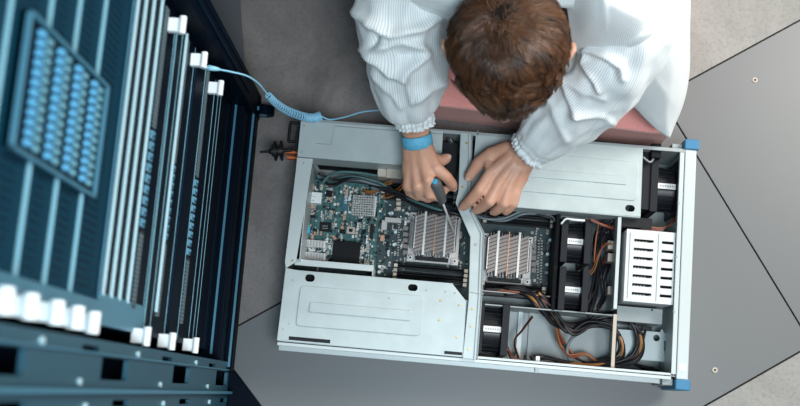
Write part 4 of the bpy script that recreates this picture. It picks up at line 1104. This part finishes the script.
# draped front panel over the thigh, from a control net
net = [[(560, -50, .52), (566, 5, .475), (574, 48, .40), (590, 64, .33), (622, 97, .24)],
       [(600, -50, .57), (600, 5, .535), (600, 36, .47), (622, 72, .36), (636, 110, .22)],
       [(640, -50, .54), (644, 5, .50), (648, 45, .44), (652, 84, .32), (650, 125, .185)],
       [(675, -50, .42), (678, 5, .38), (681, 48, .33), (679, 92, .25), (666, 136, .160)],
       [(687, -50, .22), (688, 5, .18), (688, 48, .16), (685, 96, .17), (668, 137, .145)],
       [(687, -50, .145), (688, 5, .145), (688, 48, .145), (685, 94, .145), (669, 138, .138)]]
G = [catmull([at(*q) for q in row], 22) for row in net]
cols = [catmull([row[j] for row in G], 22) for j in range(len(G[0]))]
vs = []; nj = len(cols[0]); ni = len(cols); fs = []; fu = []
FC = [([(628, 46), (652, 32), (653, 29)], .010, 2.5), ([(603, 2), (604, 30)], .006, 3), ([(640, 60), (664, 96), (666, 130)], .006, 6), ([(612, 8), (640, 22)], .006, 7), ([(660, 0), (672, 50), (668, 100)], .006, 6), ([(632, 100), (655, 124)], .004, 4), ([(620, 50), (650, 62)], .006, 5)]
for i in range(ni):
    for j in range(nj):
        p = cols[i][j]; h = noise.noise(Vector((p.x*9, p.y*6, 2)))*.014+noise.noise(Vector((p.x*22, p.y*14, 5)))*.006+folds(p, None, FC)
        vs.append(p+Vector((0, 0, h)))
for i in range(ni-1):
    for j in range(nj-1):
        fs.append((i*nj+j, i*nj+j+1, (i+1)*nj+j+1, (i+1)*nj+j))
        fu.append([((q[1])*.0042+q[0]*.0012, q[0]*.006) for q in ((i, j), (i, j+1), (i+1, j+1), (i+1, j))])
uvmesh('coat_front', vs, fs, fu, coat)
# back and shoulders of the coat: lofted rings along the spine
vs = []; fs = []; fu = []; N = 72; rings = []
spine = [(-.055, .45, .10, .055), (-.02, .45, .19, .085), (.05, .44, .225, .12), (.15, .43, .235, .14), (.30, .41, .235, .155), (.45, .36, .25, .18), (.56, .30, .26, .19), (.62, .22, .27, .17), (.66, .14, .28, .12)]
sx = at(524, 0, .45).x; sy = at(520, -14, .45).y
SPc = catmull([Vector((a, b, c)) for a, b, c, d in spine], 6); SPd = catmull([Vector((d, 0, 0)) for a, b, c, d in spine], 6)
for i, (q, e) in enumerate(zip(SPc, SPd)):
    for k in range(N):
        th = 2*pi*k/N; ce, se = cos(th), sin(th); ce = math.copysign(abs(ce)**.85, ce); se = math.copysign(abs(se)**.85, se)
        w = noise.noise(Vector((ce*2, q.x*6, se*2)))*.012+noise.noise(Vector((ce*5, q.x*12, se*5)))*.005
        vs.append(Vector((sx+ce*(q.z+w), sy+q.x, max(.115, q.y+se*(e.x+w)))))
n = len(SPc)
for i in range(n-1):
    for k in range(N):
        k2 = (k+1) % N; fs.append((i*N+k, (i+1)*N+k, (i+1)*N+k2, i*N+k2)); ua, ub2 = k/N*1.1, (k+1)/N*1.1
        fu.append([(ua, i), (ua, i+1), (ub2, i+1), (ub2, i)])
fs.append(tuple((n-1)*N+k for k in range(N))); fu.append([(0, 0)]*N)
uvmesh('coat_back', vs, fs, fu, coat)
# collar
mb = MB(); cn = nk+Vector((0, .005, -.01))
cdir = (hp(0, -.035, -.03)-nk).normalized(); mb.tube([cn-cdir*.02, cn, cn+cdir*.02, cn+cdir*.024, cn+cdir*.018], [.082, .075, .070, .066, .064], 32, False)
relv(mb).build('collar', 'rack_white', coat, smooth=True)

# ================================================================== SCREWDRIVER
sd_ = thing('screwdriver', 'dark gray screwdriver with blue butt held in hand over the processor heat sink', 'screwdriver')
bt = at(434.5, 181.5, .222); tp = at(454.5, 233.5, .064); ax = (tp-bt); Lt = ax.length; ax.normalize()
def sdp(t): return bt+ax*t
mb = MB(); pr = [(0, .0075), (.002, .0095), (.010, .0112), (.020, .0104), (.030, .0112), (.042, .0112), (.050, .0094), (.055, .0078), (.060, .0094), (.063, .0080), (.064, .003)]
mb.tube([sdp(t) for t, r in pr], [r for t, r in pr], 24); mb.build('handle', 'driver_grip', sd_, smooth=True, angle=1.0)
mb = MB(); mb.tube([sdp(-.0022), sdp(-.0015), sdp(.001)], [.003, .0052, .0062], 18); mb.build('butt_cap', 'port_blue', sd_, smooth=True, label='blue butt cap')
mb = MB(); mb.tube([sdp(.060), sdp(Lt-.012), sdp(Lt-.004), sdp(Lt)], [.0021, .0021, .0016, .0008], 14); mb.build('shaft', 'chrome', sd_, smooth=True)

# ================================================================== LIGHT
def area(name, loc, target, size, energy, col, sy_=None):
    l = bpy.data.lights.new(name, 'AREA'); l.energy = energy; l.color = col; l.size = size
    if sy_: l.shape = 'RECTANGLE'; l.size_y = sy_
    o = bpy.data.objects.new(name, l); C.objects.link(o); o.location = loc
    o.rotation_euler = (Vector(target)-Vector(loc)).to_track_quat('-Z', 'Y').to_euler(); return o
area('window_light', (2.0, 1.35, 1.9), (.3, .3, .1), 1.2, 84, (1.0, .96, .90))
area('overhead_fill', (.45, -.55, 3.0), (.25, .25, 0), .8, 56, (.88, .95, 1.0))  # unseen fill added to brighten sleeves and front faces
area('blue_rack_fill', (-.05, -.30, 2.35), (-.38, .15, .7), .3, 7, (.42, .80, 1.0))  # unseen bluish lamp added to tint and lift the rack
w = bpy.data.worlds.new('world'); bpy.context.scene.world = w; w.use_nodes = True
w.node_tree.nodes['Background'].inputs[0].default_value = (.62, .72, .80, 1); w.node_tree.nodes['Background'].inputs[1].default_value = .06
vs_ = bpy.context.scene.view_settings
vs_.view_transform = 'Standard'; vs_.look = 'None'; vs_.gamma = 1; vs_.exposure = .08; vs_.use_curve_mapping = False
